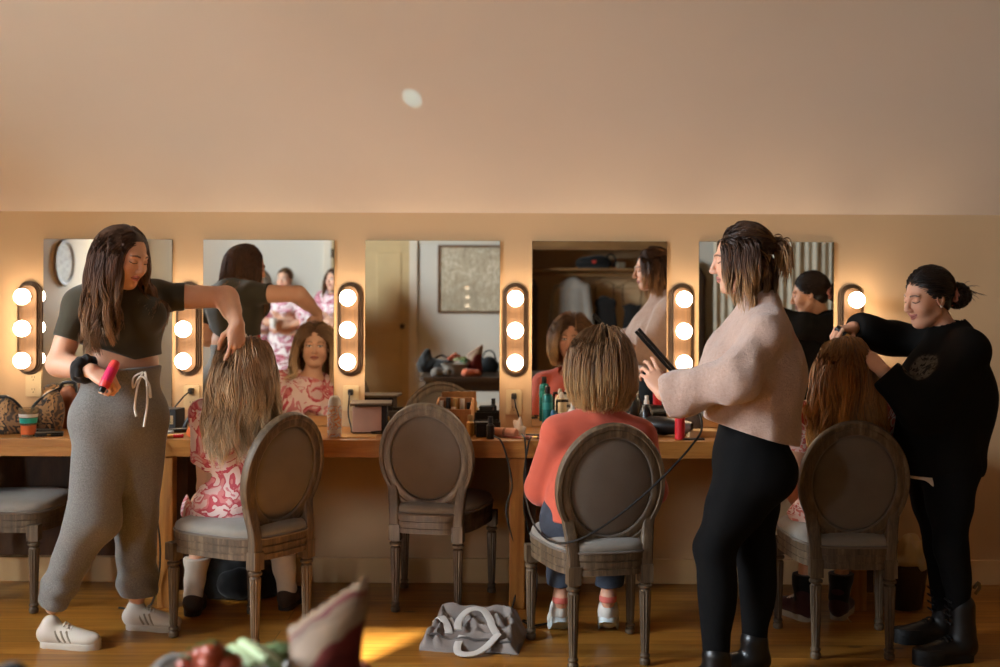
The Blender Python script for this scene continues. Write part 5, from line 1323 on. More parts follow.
def build_items():
    bk = mat('black_plastic', '#100e0d', .35); wh = mat('white_plastic', '#cfc8ba', .4, var=.04); brs = mat('brass', '#b08a4a', .3, .85)
    # outlets
    for px, py, plug, lab in ((34, 384, 0, 'cream wall outlet under the leftmost vanity light'), (192, 397, 1, 'cream wall outlet with a black plug beside the blonde woman'),
                              (351, 398, 1, 'cream wall outlet above the spray can and pink box'), (514, 402, 1, 'cream wall outlet between the empty chair mirror and coral woman mirror')):
        p = P(px, py, 0); t = thing('wall_outlet', lab, 'outlet', (p[0], -.001, p[2]), 0, 'outlets above the counter')
        Mx = Matrix.Rotation(PI / 2, 4, 'X'); cr = mat('cream_plate', '#c9b084', .4, var=.03)
        bm = bmesh.new(); prism(bm, rrect(.078, .122, .008), 0, .006, Mx); finish('cover_plate', bm, cr, t, True, .001)
        for q in (0,):
            for z in (-.03, .03):
                bm = bmesh.new(); prism(bm, [(x + q, y + z) for x, y in rrect(.034, .042, .012)], .006, .008, Mx); f = finish('receptacle', bm, cr, t)
                bm = bmesh.new()
                for s_ in (-.006, .006): box(bm, (q + s_, -.0082, z + .005), (.0025, .001, .009))
                box(bm, (q, -.0082, z - .009), (.005, .001, .005)); o = finish('slots', bm, bk, t, False); o.parent = f
        if plug:
            pg = thing('plug', 'black plug pushed into the outlet ' + {192: 'beside the blonde woman', 351: 'above the pink box', 514: 'right of the empty chair'}[px], 'plug', (p[0], -.0102, p[2] + .03))
            bm = bmesh.new(); sweep(bm, [(0, -y, 0) for y in (0, .012, .03, .036)], rrect(.026, .03, .007), scale=[1, 1, .8, .5], up=(0, 0, 1)); finish('plug_body', bm, bk, pg)
            bm = bmesh.new(); tube(bm, {192: [(0, -.034, 0), (-.02, -.06, -.02), (-.06, -.07, -.07), (-.09, -.06, -.11), (-.12, -.08, -.155), (-.16, -.14, -.168)], 351: [(0, -.034, 0), (.0, -.06, -.03), (-.005, -.05, -.1), (.01, -.07, -.155), (.02, -.12, -.166), (.03, -.20, -.166), (.05, -.26, -.166)],
                          514: [(0, -.034, 0), (.01, -.05, -.05), (.03, -.06, -.12), (.02, -.1, -.144), (.02, -.2, -.144)]}[px], .0035, 30, 6); finish('cable', bm, mat('black_rubber', '#0d0b0a', .5), pg)
    # make-up bags on the left
    camo = floral_mat('camo_fabric', [(0, '#3b2a18'), (.42, '#7d5a35'), (.5, '#241a10'), (.56, '#a3794a'), (.63, '#5c4526')], 9, .9)
    t = thing('makeup_bag', 'patterned brown make-up bag with black piping behind the plastic cup', 'bag', on_counter(5, .30))
    bagmesh('bag_body', [ell((0, 0, .05), (.095, .06, .09), None, .03), cap((-.07, 0, .05), (.07, 0, .05), .06, .06, .04), ell((.0, 0, .11), (.07, .045, .06), None, .04)], camo, t, .006, .006, 3)
    bm = bmesh.new(); tube(bm, [(-.115, -.03, .01), (-.1, -.03, .1), (-.05, -.03, .158), (.0, -.03, .172), (.05, -.03, .158), (.1, -.03, .1), (.115, -.03, .01)], .006, 30, 8); finish('piping', bm, bk, t)
    t = thing('makeup_bag', 'patterned brown make-up bag slumped open beside the grey sweatpants', 'bag', on_counter(47, .20), rad(15))
    bagmesh('bag_body', [ell((0, 0, .05), (.08, .055, .10), None, .03), ell((.03, 0, .12), (.05, .04, .07), None, .04)], camo, t, .007, .006, 5)
    bm = bmesh.new(); tube(bm, [(-.085, -.02, .02), (-.06, -.03, .11), (.0, -.03, .17), (.06, -.02, .2)], .006, 20, 8); finish('piping', bm, bk, t)
    lth = mat('brown_leather', '#7d4526', .5, bump=.2, bscale=90)
    t = thing('leather_pouch', 'upright reddish leather pouch standing behind the woman in grey sweatpants', 'pouch', on_counter(69, .11), rad(-8))
    bagmesh('pouch_body', [cap((0, 0, .03), (0, 0, .16), .055, .045, .04, 0, ((0, 1, 0), .6))], lth, t, .003, .006, 6)
    bm = bmesh.new(); tube(bm, [(-.045, -.0, .17), (-.03, 0, .215), (.03, 0, .215), (.045, 0, .17)], .008, 16, 8); finish('handle', bm, bk, t)
    # plastic cup
    t = thing('plastic_cup', 'clear plastic cup with teal and orange bands at the counter end', 'cup', on_counter(29, .42))
    cl = NT('clear_plastic'); cl.base('#e8d6b4'); cl.set(Roughness=.1); cl.b.inputs['Transmission Weight'].default_value = .85; cl.b.inputs['IOR'].default_value = 1.2
    lat('cup_body', [(0, 0), (.031, 0), (.034, .06), (.043, .125), (.0445, .128), (.042, .126), (.033, .06), (.03, .004), (0, .004)], cl.m, t)
    lat('teal_band', [(.0365, .062), (.0395, .085), (.0398, .085), (.0368, .062)], mat('teal_print', '#1f8f7d', .4), t)
    lat('orange_band', [(.0315, .01), (.034, .052), (.0345, .052), (.032, .01)], mat('orange_print', '#b5562a', .4), t)
    lat('white_band', [(.0399, .088), (.0415, .103), (.0418, .103), (.0402, .088)], wh, t)
    for px, d, rz, lab, sz in ((50, .40, .3, 'black make-up palette beside the plastic cup', (.12, .07, .018)), (44, .33, -.2, 'closed black compact case behind the palette', (.09, .06, .022))):
        t = thing('makeup_palette', lab, 'palette', on_counter(px, d), rz)
        bm = bmesh.new(); prism(bm, rrect(sz[0], sz[1], .01), 0, sz[2] * .55); finish('tray', bm, bk, t, True, .002)
        bm = bmesh.new(); prism(bm, rrect(sz[0], sz[1], .01), sz[2] * .58, sz[2]); finish('lid', bm, bk, t, True, .002)
        bm = bmesh.new(); box(bm, (0, -sz[1] / 2 - .001, sz[2] * .55), (.015, .004, .006)); finish('clasp', bm, brs, t, False)
    # boxes between the standing and the blonde woman
    t = thing('product_box', 'black hair tool box with pale label behind the grey sweatpants', 'box', on_counter(168, .22), rad(-12))
    bm = bmesh.new(); box(bm, (0, 0, .055), (.13, .09, .11)); finish('carton', bm, mat('black_carton', '#1b1714', .6), t, False, .002)
    bm = bmesh.new(); box(bm, (.01, -.0462, .06), (.085, .002, .04)); lb = finish('label', bm, mat('tan_label', '#b69467', .7), t, False)
    bm = bmesh.new()
    for i in range(4): box(bm, (-.02 + .018 * i, -.0475, .066), (.011, .001, .012)); box(bm, (-.018 + .018 * i, -.0475, .05), (.014, .001, .004))
    o = finish('lettering', bm, bk, t, False); o.parent = lb
    t = thing('hair_brush', 'black round hair brush lying beside the orange sponge', 'brush', on_counter(180, .36), rad(-70))
    lat('bristle_head', [(0, .07), (.018, .075), (.021, .09), (.021, .15), (.015, .165), (0, .168)], mat('black_bristles', '#15110e', .9, bump=.8, bscale=300), t, M_at((0, 0, .022), (PI / 2, 0, 0)))
    lat('handle', [(0, -.06), (.009, -.055), (.011, 0), (.008, .06), (.012, .072), (0, .073)], bk, t, M_at((0, 0, .022), (PI / 2, 0, 0)))
    t = thing('clip', 'dark hair clip standing upright behind the orange sponge', 'hair clip', on_counter(191, .25))
    bm = bmesh.new(); tube(bm, [(-.02, 0, .002), (-.025, 0, .03), (-.01, 0, .06), (.0, 0, .075)], .01, 12, 8, [1.2] * 4 + [1] * 8); finish('jaw', bm, bk, t)
    bm = bmesh.new(); tube(bm, [(.02, 0, .002), (.022, 0, .03), (.012, 0, .06), (.004, 0, .08)], .01, 12, 8); finish('jaw', bm, bk, t)
    o = sculpt('makeup_sponge', [ell((0, 0, .022), (.024, .024, .022)), cap((0, 0, .02), (.0, 0, .055), .02, .008, .02)], mat('orange_foam', '#d9713a', .9), None, .004, 0, halfz(0)); o.location = on_counter(193, .42); tag(o, 'orange teardrop make-up sponge by the blonde hair', 'sponge')
    t = thing('cream_jar', 'tiny white jar with lid at the counter edge by the grey sweatpants', 'jar', on_counter(170, .44)); lat('jar', [(0, 0), (.018, 0), (.019, .018), (0, .018)], wh, t); lat('lid', [(.0195, .019), (.0195, .028), (.017, .03), (0, .03)], mat('pale_blue_lid', '#a9b4b4', .4), t)
    t = thing('lipstick', 'red lipstick tube lying on the counter near the tiny white jar', 'lipstick', on_counter(176, .46), rad(-65)); M = M_at((0, 0, .009), (PI / 2, 0, 0)); lat('tube', [(0, -.035), (.009, -.035), (.009, .01), (0, .01)], mat('red_lacquer', '#b3202a', .25), t, M); lat('cap', [(0, .0105), (.0088, .0105), (.0088, .036), (0, .037)], brs, t, M)
    # dry shampoo can
    cyl_bottle('spray_can', 'pale patterned spray can with domed white cap left of the pink box', 'spray can', 335, .41, [(0, 0), (.031, 0), (.0325, .006), (.0325, .135), (.028, .146), (.0, .147)],
               floral_mat('can_print', [(0, '#c9c2b4'), (.42, '#d08a52'), (.5, '#a7b0b8'), (.58, '#d9cdb8'), (.66, '#c46a4a')], 26, .3), [(.029, .1465), (.0285, .16), (.024, .178), (.014, .188), (0, .19)], wh, [(.0328, .02), (.033, .024), (.033, .032), (.0328, .036)], wh, bodyname='can_body')
    # pink box with dark lid
    t = thing('train_case', 'pinkish box with dark overhanging lid and black side left of the empty chair', 'case', on_counter(372, .20), rad(4))
    pk = mat('dusty_pink_card', '#cfa58f', .7)
    bm = bmesh.new(); box(bm, (-.0, -.0, .065), (.15, .12, .13)); finish('case_body', bm, mat('dark_case', '#211812', .6), t, False, .002)
    bm = bmesh.new(); box(bm, (-.018, -.063, .065), (.135, .008, .12)); finish('front_panel', bm, pk, t, False, .003)
    bm = bmesh.new(); box(bm, (.0, -.01, .137), (.19, .17, .012)); finish('lid', bm, mat('taupe_lid', '#5c4a36', .45), t, False, .003)
    bm = bmesh.new(); lathe(bm, [(0, .0), (.014, 0), (.014, .005), (.008, .009), (0, .009)], M_at((.0765, .0, .06), (0, PI / 2, 0)), 14); finish('round_catch', bm, brs, t)
    o = None
    bm = bmesh.new(); box(bm, (0, 0, .002), (.2, .12, .004)); o = finish('kraft_sheet', bm, mat('kraft', '#c39a63', .8), None, False); o.location = on_counter(355, .38); o.rotation_euler = (0, 0, .04); tag(o, 'flat kraft sheet lying on the counter in front of the pink box', 'sheet')
    cord('thin black cord looping on the counter beside the pink box', [(X_at(372, .3), -.31, CT + .012), (X_at(380, .3), -.28, CT + .012), (X_at(392, .3), -.30, CT + .012), (X_at(386, .36), -.35, CT + .012), (X_at(372, .36), -.345, CT + .012)], .003, 30)
    # flat palettes behind the chair
    for i, (px, d, rz, c_, lab) in enumerate(((404, .16, .15, '#3a2d20', 'open dark palette behind the empty chair'), (424, .26, -.3, '#a38a66', 'pale palette fanned on top of the counter behind the empty chair'))):
        t = thing('makeup_palette', lab, 'palette', on_counter(px, d), rz)
        bm = bmesh.new(); prism(bm, rrect(.14, .08, .008), 0, .014); tr = finish('tray', bm, mat('palette_%d' % i, c_, .5), t, True, .002)
        for k in range(6):
            bm = bmesh.new(); lathe(bm, [(0, .0145), (.013, .0145), (.013, .0155), (0, .0155)], M_at((-.045 + .045 * (k % 3), -.017 + .034 * (k // 3), 0)), 12); finish('powder_pan', bm, mat('pan_%d' % k, ('#b5755a', '#8a4f3c', '#d0a27e', '#c98f86', '#6b4334', '#dcb99a')[k], .9), t)
        bm = bmesh.new(); box(bm, (0, .05, .05), (.14, .006, .08), (rad(-20), 0, 0)); finish('mirror_lid', bm, mat('palette_%d' % i, c_, .5), t, False, .002)
    # wooden organiser with tubes
    t = thing('makeup_organizer', 'tan wooden make-up organizer full of tubes right of the empty chair', 'organizer', on_counter(455, .22), rad(-6))
    tw = wood('organizer_wood', '#8a5a30', '#a87242', '#bd8850', (8, 8, 2), .5)
    bm = bmesh.new()
    box(bm, (0, -.055, .065), (.16, .008, .10)); box(bm, (0, .055, .085), (.16, .008, .15)); box(bm, (0, 0, .004), (.16, .11, .008))
    finish('tray', bm, tw, t, False, .002)
    for q in (-1, 1):
        bm = bmesh.new(); prism(bm, [(-.055, 0), (.055, 0), (.055, .16), (.02, .15), (-.055, .115)], -.004, .004, Matrix(((0, 0, 1, q * .082), (1, 0, 0, 0), (0, 1, 0, 0), (0, 0, 0, 1)))); finish('side_panel', bm, tw, t, False, .002)
    bm = bmesh.new(); lathe(bm, [(0, 0), (.013, 0), (.013, .002), (0, .002)], M_at((.02, -.0592, .07), (PI / 2, 0, 0)), 16); finish('emblem', bm, mat('dark_emblem', '#4a2f1a', .6), t)
    rng = random.Random(4)
    cols = ['#b5202a', '#1a1613', '#d9cdb8', '#c46a6a', '#2a2320', '#a8733a', '#cf4a4a', '#e0d4c4', '#5a3a2a', '#16120f']
    tg = 'tubes and brushes in the wooden organizer'
    labs = ['red capped tube', 'black tube', 'cream tube', 'rose tube', 'charcoal tube', 'bronze tube', 'bright coral tube', 'white tube', 'brown tube', 'jet black tube']
    ca, sa = math.cos(rad(-6)), math.sin(rad(-6)); oc = on_counter(455, .22)
    for k in range(10):
        lx, ly = -.066 + .033 * (k % 5), -.022 + .044 * (k // 5); hgt = .10 + rng.uniform(0, .03) + .025 * (k // 5)
        tt = thing('makeup_tube', labs[k] + (' in the front row' if k < 5 else ' in the back row') + ' of the wooden organizer', 'make-up tube', (oc[0] + lx * ca - ly * sa, oc[1] + lx * sa + ly * ca, CT + .009), 0, tg)
        lat('tube_body', [(0, 0), (.012, 0), (.012, hgt * .6), (.010, hgt * .62), (0, hgt * .62)], mat('tube_%d' % k, cols[k], .4), tt, seg=12)
        lat('cap', [(.0, hgt * .625), (.0115, hgt * .625), (.011, hgt), (0, hgt)], mat('tube_cap_%d' % (k % 3), ('#17130f', '#b08a4a', '#cbbfae')[k % 3], .35), tt, seg=12)
    cyl_bottle('foundation_bottle', 'yellowish foundation bottle standing beside the wooden organizer', 'bottle', 471, .33, [(0, 0), (.017, 0), (.018, .005), (.018, .06), (.011, .068), (0, .068)], mat('beige_liquid', '#c99a52', .3), [(.011, .0685), (.0125, .07), (.0125, .095), (0, .096)], mat('gold_cap', '#c0a070', .35, .5))
    t = thing('storage_tray', 'low black storage tray at the counter right of the organizer', 'tray', on_counter(487, .22))
    bm = bmesh.new(); box(bm, (0, 0, .004), (.13, .11, .008)); 
    for q in (-1, 1): box(bm, (q * .063, 0, .03), (.006, .11, .052)); box(bm, (0, q * .053, .03), (.12, .006, .052))
    finish('tray', bm, bk, t, False, .002)
    cyl_bottle('serum_bottle', 'small black bottle at the counter edge by the hanging cords', 'bottle', 491, .44, [(0, 0), (.017, 0), (.018, .004), (.018, .06), (.009, .07), (0, .07)], bk, [(.009, .0705), (.011, .072), (.011, .1), (0, .101)], bk)
    t = thing('gadget_box', 'square black box standing beside the small black bottle', 'box', on_counter(484, .36), .1); bm = bmesh.new(); box(bm, (0, 0, .03), (.07, .07, .06)); finish('box_body', bm, bk, t, False, .004); bm = bmesh.new(); box(bm, (0, 0, .064), (.074, .074, .008)); finish('lid', bm, mat('dark_lid', '#1d1915', .5), t, False, .002)
    # rolled pink brush roll and white tissue
    t = thing('brush_roll', 'pinkish rolled brush case lying by the white tissue', 'case', on_counter(506, .38), rad(62))
    M = M_at((0, 0, .021), (PI / 2, 0, 0)); lat('roll', [(0, -.06), (.016, -.06), (.021, -.055), (.021, .055), (.016, .06), (0, .06)], cloth_mat('pink_roll', '#cf9272', .8), t, M); lat('band', [(.0214, -.006), (.022, -.004), (.022, .004), (.0214, .006)], mat('tan_strap', '#8f5f40', .6), t, M)
    o = sculpt('tissue', [cap((0, 0, .0), (.004, 0, .085), .03, .004, .01), cap((0, 0, .0), (-.02, .02, .06), .022, .006, .01), cap((0, 0, .01), (.025, -.01, .04), .02, .008, .01)], mat('white_tissue', '#dccdb4', .9), None, .004, 0, chain(folds(6, .006, 90), halfz(0))); o.location = on_counter(520, .35); tag(o, 'crumpled white tissue peak beside the pink brush roll', 'tissue')
    for k, (px, d, rz, c_, lab) in enumerate(((528, .42, 1.1, '#b5755f', 'thin make-up brush with rose handle beside the tissue'), (535, .36, 1.3, '#2a201a', 'thin make-up brush with dark handle nearest the coral sleeve'), (517, .45, .9, '#a8503c', 'thin make-up brush with red handle at the counter edge'))):
        t = thing('makeup_brush', lab, 'brush', on_counter(px, d), rz, 'loose make-up brushes'); M = M_at((0, 0, .008), (PI / 2, 0, 0))
        lat('handle', [(0, -.08), (.003, -.075), (.005, .0), (.005, .03), (0, .03)], mat('brush_handle_%d' % k, c_, .35), t, M, 10); lat('ferrule', [(0, .0305), (.0055, .0305), (.006, .05), (0, .05)], brs, t, M, 10); lat('bristles', [(0, .0505), (.006, .0505), (.008, .066), (.004, .078), (0, .08)], mat('brush_hair', '#5a3a2a', .9), t, M, 10)
    # hairsprays
    tl = mat('teal_can', '#0f6660', .3, .3, var=.06); bl = mat('blue_can', '#155f7a', .3, .3)
    cyl_bottle('hairspray_can', 'tall teal hairspray can beside the coral woman reflection', 'spray can', 548, .30, [(0, 0), (.0235, 0), (.025, .005), (.025, .175), (.021, .187), (.012, .192), (0, .192)], tl, [(.0125, .1925), (.013, .205), (.0125, .222), (.008, .226), (0, .226)], bk, [(.0252, .12), (.0254, .122), (.0254, .15), (.0252, .152)], mat('pale_teal_label', '#2a8a80', .4), bodyname='can_body')
    cyl_bottle('hairspray_can', 'short blue spray can in front of the tall teal can', 'spray can', 554, .38, [(0, 0), (.025, 0), (.027, .005), (.027, .08), (.02, .094), (0, .096)], bl, [(.013, .0965), (.014, .112), (.008, .125), (0, .126)], mat('deep_blue_cap', '#1f5f7d', .4), bodyname='can_body')
    cyl_bottle('lotion_bottle', 'white bottle with pointed nozzle at the coral woman\'s shoulder', 'bottle', 573, .34, [(0, 0), (.024, 0), (.026, .005), (.026, .105), (.018, .122), (.010, .127), (0, .127)], wh, [(.0105, .1275), (.010, .14), (.004, .158), (0, .159)], wh)
    cyl_bottle('lotion_bottle', 'cream bottle behind the wire rack at the mirror', 'bottle', 562, .10, [(0, 0), (.024, 0), (.025, .005), (.025, .13), (.014, .15), (0, .151)], mat('cream_plastic', '#d6bf92', .4), [(.010, .1515), (.011, .17), (.006, .182), (0, .182)], wh)
    t = thing('wire_rack', 'small black wire rack on the counter among the bottles', 'rack', on_counter(568, .21))
    bm = bmesh.new()
    for z in (.005, .085, .15): sweep(bm, [(-.05, -.035, z), (.05, -.035, z), (.05, .035, z), (-.05, .035, z)], circ(.0035, 6), True, up=(0, 0, 1))
    finish('shelf_ring', bm, bk, t)
    for q in (-1, 1):
        for w in (-1, 1): bm = bmesh.new(); box(bm, (q * .05, w * .035, .0765), (.007, .007, .153)); finish('upright', bm, bk, t, False)
    cyl_bottle('spray_bottle', 'dark trigger spray bottle standing behind the coral woman\'s right shoulder', 'bottle', 647, .25, [(0, 0), (.028, 0), (.03, .006), (.03, .10), (.02, .125), (.012, .14), (0, .14)], mat('smoky_plastic', '#1c1714', .25), [(.0125, .1405), (.013, .155), (.009, .16), (.009, .18), (0, .18)], wh)
    cyl_bottle('shampoo_bottle', 'ribbed bright red bottle at the counter edge under the flat iron', 'bottle', 680.5, .43, [(0, 0), (.022, 0), (.0235, .004)] + [(.0235 - .0012 * (k % 2), .008 + .006 * k) for k in range(25)] + [(.021, .165), (0, .166)], mat('red_bottle', '#c2242c', .35, var=.05), [(.0215, .1665), (.0215, .195), (.018, .2), (0, .2)], mat('red_cap', '#a81c26', .35))
    # hair dryer
    t = thing('hair_dryer', 'black hair dryer lying on the counter left of the red bottle', 'hair dryer', on_counter(664, .30), rad(-25))
    M = M_at((0, 0, .045), (0, PI / 2, 0)); lat('barrel', [(0, -.085), (.036, -.085), (.042, -.07), (.043, .0), (.036, .06), (.03, .10), (.027, .1), (.024, .09), (0, .09)], bk, t, M, 24)
    bm = bmesh.new(); tube(bm, [(-.03, -.02, .035), (-.035, -.08, .026), (-.045, -.14, .02)], .019, 12, 12); finish('handle', bm, bk, t)
    lat('nozzle', [(.0305, .088), (.033, .092), (.024, .135), (.022, .135), (.028, .092), (.0305, .088)], mat('silver_ring', '#8f8a82', .3, .8), t, M, 24)
    t = thing('hand_mirror', 'round silver hand mirror leaning behind the red bottle', 'mirror', on_counter(693, .20))
    Mt = M_at((0, 0, .05), (PI / 2 - .25, 0, 0)); lat('rim', [(0, -.006), (.045, -.006), (.05, 0), (.045, .006), (0, .006)], mat('dark_rim', '#26211c', .4), t, Mt, 28); lat('glass', [(0, .0065), (.04, .0065), (.04, .0075), (0, .0075)], mat('silver_glass', '#9a948a', .12, .9), t, Mt, 28)
    bm = bmesh.new(); prism(bm, rrect(.14, .09, .004), 0, .03); o = finish('tissue_box', bm, mat('cream_box', '#cfae7c', .7), None, False, .003); o.location = on_counter(702, .32); o.rotation_euler = (0, 0, .1); tag(o, 'low cream box on the counter right of the red bottle', 'box')
    t = thing('comb', 'flat black comb at the counter edge beside the red bottle', 'comb', on_counter(694, .455), .06)
    bm = bmesh.new(); box(bm, (0, .012, .004), (.10, .01, .007)); finish('spine', bm, bk, t, False, .001)
    bm = bmesh.new()
    for k in range(24): box(bm, (-.047 + .0041 * k, -.004, .004), (.0018, .024, .005))
    finish('teeth', bm, bk, t, False)
    # loose cords
    cord('black cord hanging from the counter edge beside the small black bottle', [P(494, 436, .47), P(501, 441, .515), P(507, 458, .52), P(512, 486, .50), P(506, 510, .49), P(514, 545, .48), P(519, 572, .47), (X_at(513, .5), -.50, .006), (X_at(507, .58), -.58, .006), (X_at(498, .66), -.64, .006)])
    cord('black cord hanging from the counter left of the coral woman down to the floor', [P(522, 434, .46), P(525, 441, .515), P(526, 470, .53), P(524, 510, .52), P(533, 548, .5), P(537, 580, .52), (X_at(534, .6), -.62, .006), (X_at(524, .68), -.68, .006), (X_at(535, .76), -.75, .006), (X_at(548, .7), -.72, .006)])
    cord('long flat iron cord sagging across the back of the coral woman\'s chair', [P(676, 378, 1.235), P(690, 392, 1.10), P(702, 424, 1.28), P(692, 445, 1.40), P(660, 480, 1.43), P(622, 513, 1.42), P(585, 537, 1.42), P(560, 543, 1.36), P(543, 536, 1.2), P(530, 515, .95), P(524, 480, .62), P(528, 446, .52), P(531, 437, .47)], .0042, 90)
    cord('black cord dropping behind the grey sweatpants to the floor', [P(163, 436, .46), P(164, 446, .52), P(160, 475, .52), P(156, 505, .52), P(160, 545, .52), P(158, 580, .5), (X_at(150, .5), -.52, .006), (X_at(120, .5), -.50, .006)])
    build_floor_things(bk, wh); build_far_things(bk, wh)

def rotz_(a): c, s = math.cos(a), math.sin(a); return np.array([[c, -s, 0], [s, c, 0], [0, 0, 1.]])
def build_floor_things(bk, wh):
    # grey tote on the floor: collapsed, creased along ridges
    g = cloth_mat('grey_nylon', '#857c76', .6, .12, 200, .3, .1); gd = cloth_mat('grey_lining', '#4f4a47', .8)
    c0 = P(474, 622, 1.0)
    t = thing('tote_bag', 'collapsed grey tote bag with pale straps lying on the floor', 'bag', (c0[0], -.94, 0), rad(-7))
    ridges = [(-.165, -.13, -.155, .13, .06, .03), (-.12, -.12, -.135, .12, .04, .022), (-.15, .135, .12, .14, .085, .04), (-.06, .11, .02, -.03, .045, .03), (.03, .13, .10, .0, .06, .03), (.10, .135, .165, -.05, .05, .03),
              (-.09, -.06, .1, -.08, .03, .025), (.0, .0, .14, -.04, .035, .025), (-.11, .05, -.02, -.05, .035, .03), (-.16, -.115, .16, -.11, .022, .02), (.12, -.1, .17, .02, .03, .02), (-.02, .06, .06, .05, .05, .03), (.06, .14, .12, .10, .08, .02)]
    t.scale = (1.04, 1.15, 1.15)
    def hz(x, y):
        ex, ey = abs(x) / .19, abs(y) / .148
        e = max(ex, ey); fall = max(0., 1 - e ** 6); z = .028 + .018 * (y + .14) / .28
        for a, b_, c, d, h_, w_ in ridges:
            dx, dy = c - a, d - b_; u = min(1, max(0, ((x - a) * dx + (y - b_) * dy) / (dx * dx + dy * dy))); q = math.hypot(x - a - u * dx, y - b_ - u * dy)
            z = max(z, .022 + .018 * (y + .14) / .28 + (h_ if h_ > .08 else h_ * .72) * max(0, 1 - q / (w_ * 1.7)) ** 1.25)
        z += .004 * math.sin(x * 70 + 3 * math.sin(y * 40)) + .003 * math.sin(y * 95 + x * 30)
        return max(.003, z * min(1, fall * 1.3))
    bm = bmesh.new(); N1, N2 = 84, 66; gr = []
    for j in range(N2 + 1):
        row = []
        for i in range(N1 + 1):
            x, y = -.19 + .38 * i / N1, -.148 + .296 * j / N2
            row.append(bm.verts.new((x + .010 * math.sin(y * 23), y + .008 * math.sin(x * 19), hz(x, y))))
        gr.append(row)
    lo_ = [[bm.verts.new((v.co.x, v.co.y, .0)) for v in r] for r in (gr[0], gr[-1])]
    for j in range(N2):
        for i in range(N1): bm.faces.new((gr[j][i], gr[j][i + 1], gr[j + 1][i + 1], gr[j + 1][i]))
    for r, l in zip((gr[0], gr[-1]), lo_):
        for i in range(N1): bm.faces.new((r[i], r[i + 1], l[i + 1], l[i]))
    bm.faces.new((lo_[0][0], lo_[0][-1], lo_[1][-1], lo_[1][0]))
    for k in (0, N1): bm.faces.new([gr[j][k] for j in range(N2 + 1)] + [lo_[1][0 if k == 0 else -1], lo_[0][0 if k == 0 else -1]])
    finish('bag_body', bm, g, t, True, 0, 50)
    st = cloth_mat('pale_webbing', '#c9c4bc', .7, .05, 300, .2)
    def strap(pts, nm='strap'):
        bm = bmesh.new(); sweep(bm, spline([(x, y, (hz(x, y) if abs(x) < .185 and abs(y) < .145 else .0) + .006 + l) for x, y, l in pts], 40), rrect(.03, .005, .002, 2), up=(0, -.2, 1)); return finish(nm, bm, st, t)
    strap([(-.055, -.06, 0), (-.06, .0, .008), (-.03, .055, .02), (.02, .065, .02), (.055, .03, .012), (.075, -.03, .004), (.10, -.09, .0)])
    strap([(-.03, -.10, .0), (-.04, -.14, .01), (-.03, -.185, .006), (.0, -.2, .004), (.04, -.185, .006), (.075, -.15, .02), (.11, -.09, .004)])
    strap([(-.175, .10, .0), (-.14, .04, .004), (-.10, -.03, .004), (-.085, -.09, .002)])
    bm = bmesh.new(); sweep(bm, spline([(x, y, hz(x, y) + .003) for x, y in ((-.14, -.125), (-.135, -.05), (-.14, .03), (-.15, .11))], 20), circ(.004, 6)); finish('zipper', bm, gd, t)
    bm = bmesh.new(); sweep(bm, spline([(x, -.118, hz(x, -.118) + .002) for x in np.linspace(-.15, .16, 12)], 30), circ(.0045, 6)); finish('edge_piping', bm, gd, t)
    # black backpack under the blonde woman's chair
    t = thing('backpack', 'black backpack on the floor under the blonde woman\'s chair', 'bag', (X_at(239, .32), -.26, 0), .1)
    bm_ = cloth_mat('black_nylon', '#0e0c0b', .7)
    bagmesh('bag_body', [ell((0, 0, .12), (.14, .1, .14), None, .04), cap((-.1, 0, .06), (.1, 0, .06), .09, .09, .05)], bm_, t, .006, .008, 3)
    bagmesh('front_pocket', [ell((0, -.1, .08), (.1, .04, .07), None, .03)], bm_, t, .004, .008, 4)
    bm = bmesh.new(); tube(bm, [(-.03, 0, .25), (-.02, 0, .29), (.02, 0, .29), (.03, 0, .25)], .008, 12, 8); finish('grab_handle', bm, bm_, t)
    # bin
    t = thing('waste_bin', 'dark waste bin with crumpled yellowish liner right of the rear chair', 'bin', (X_at(903, .40), -.40, 0))
    lat('bin_body', [(0, 0), (.085, 0), (.09, .01), (.115, .2), (.118, .205), (.112, .205), (.086, .015), (0, .015)], mat('dark_bin', '#2a1c10', .5), t, seg=28)
    lin = NT('bin_liner'); lin.base('#c9ab72'); lin.set(Roughness=.4); lin.b.inputs['Transmission Weight'].default_value = .25; lin.bump(lin.noise(lin.coords(), 25, 4), .6, .01)
    adopt_(sculpt('liner', [ell((.0, 0, .225), (.12, .12, .05), None, .04), ell((.03, -.04, .27), (.075, .07, .05), None, .03), ell((-.05, .02, .265), (.06, .06, .045), None, .03), ell((.06, .04, .25), (.07, .06, .05), None, .03)], lin.m, None, .006, 0, folds(17, .016, 36)), t)

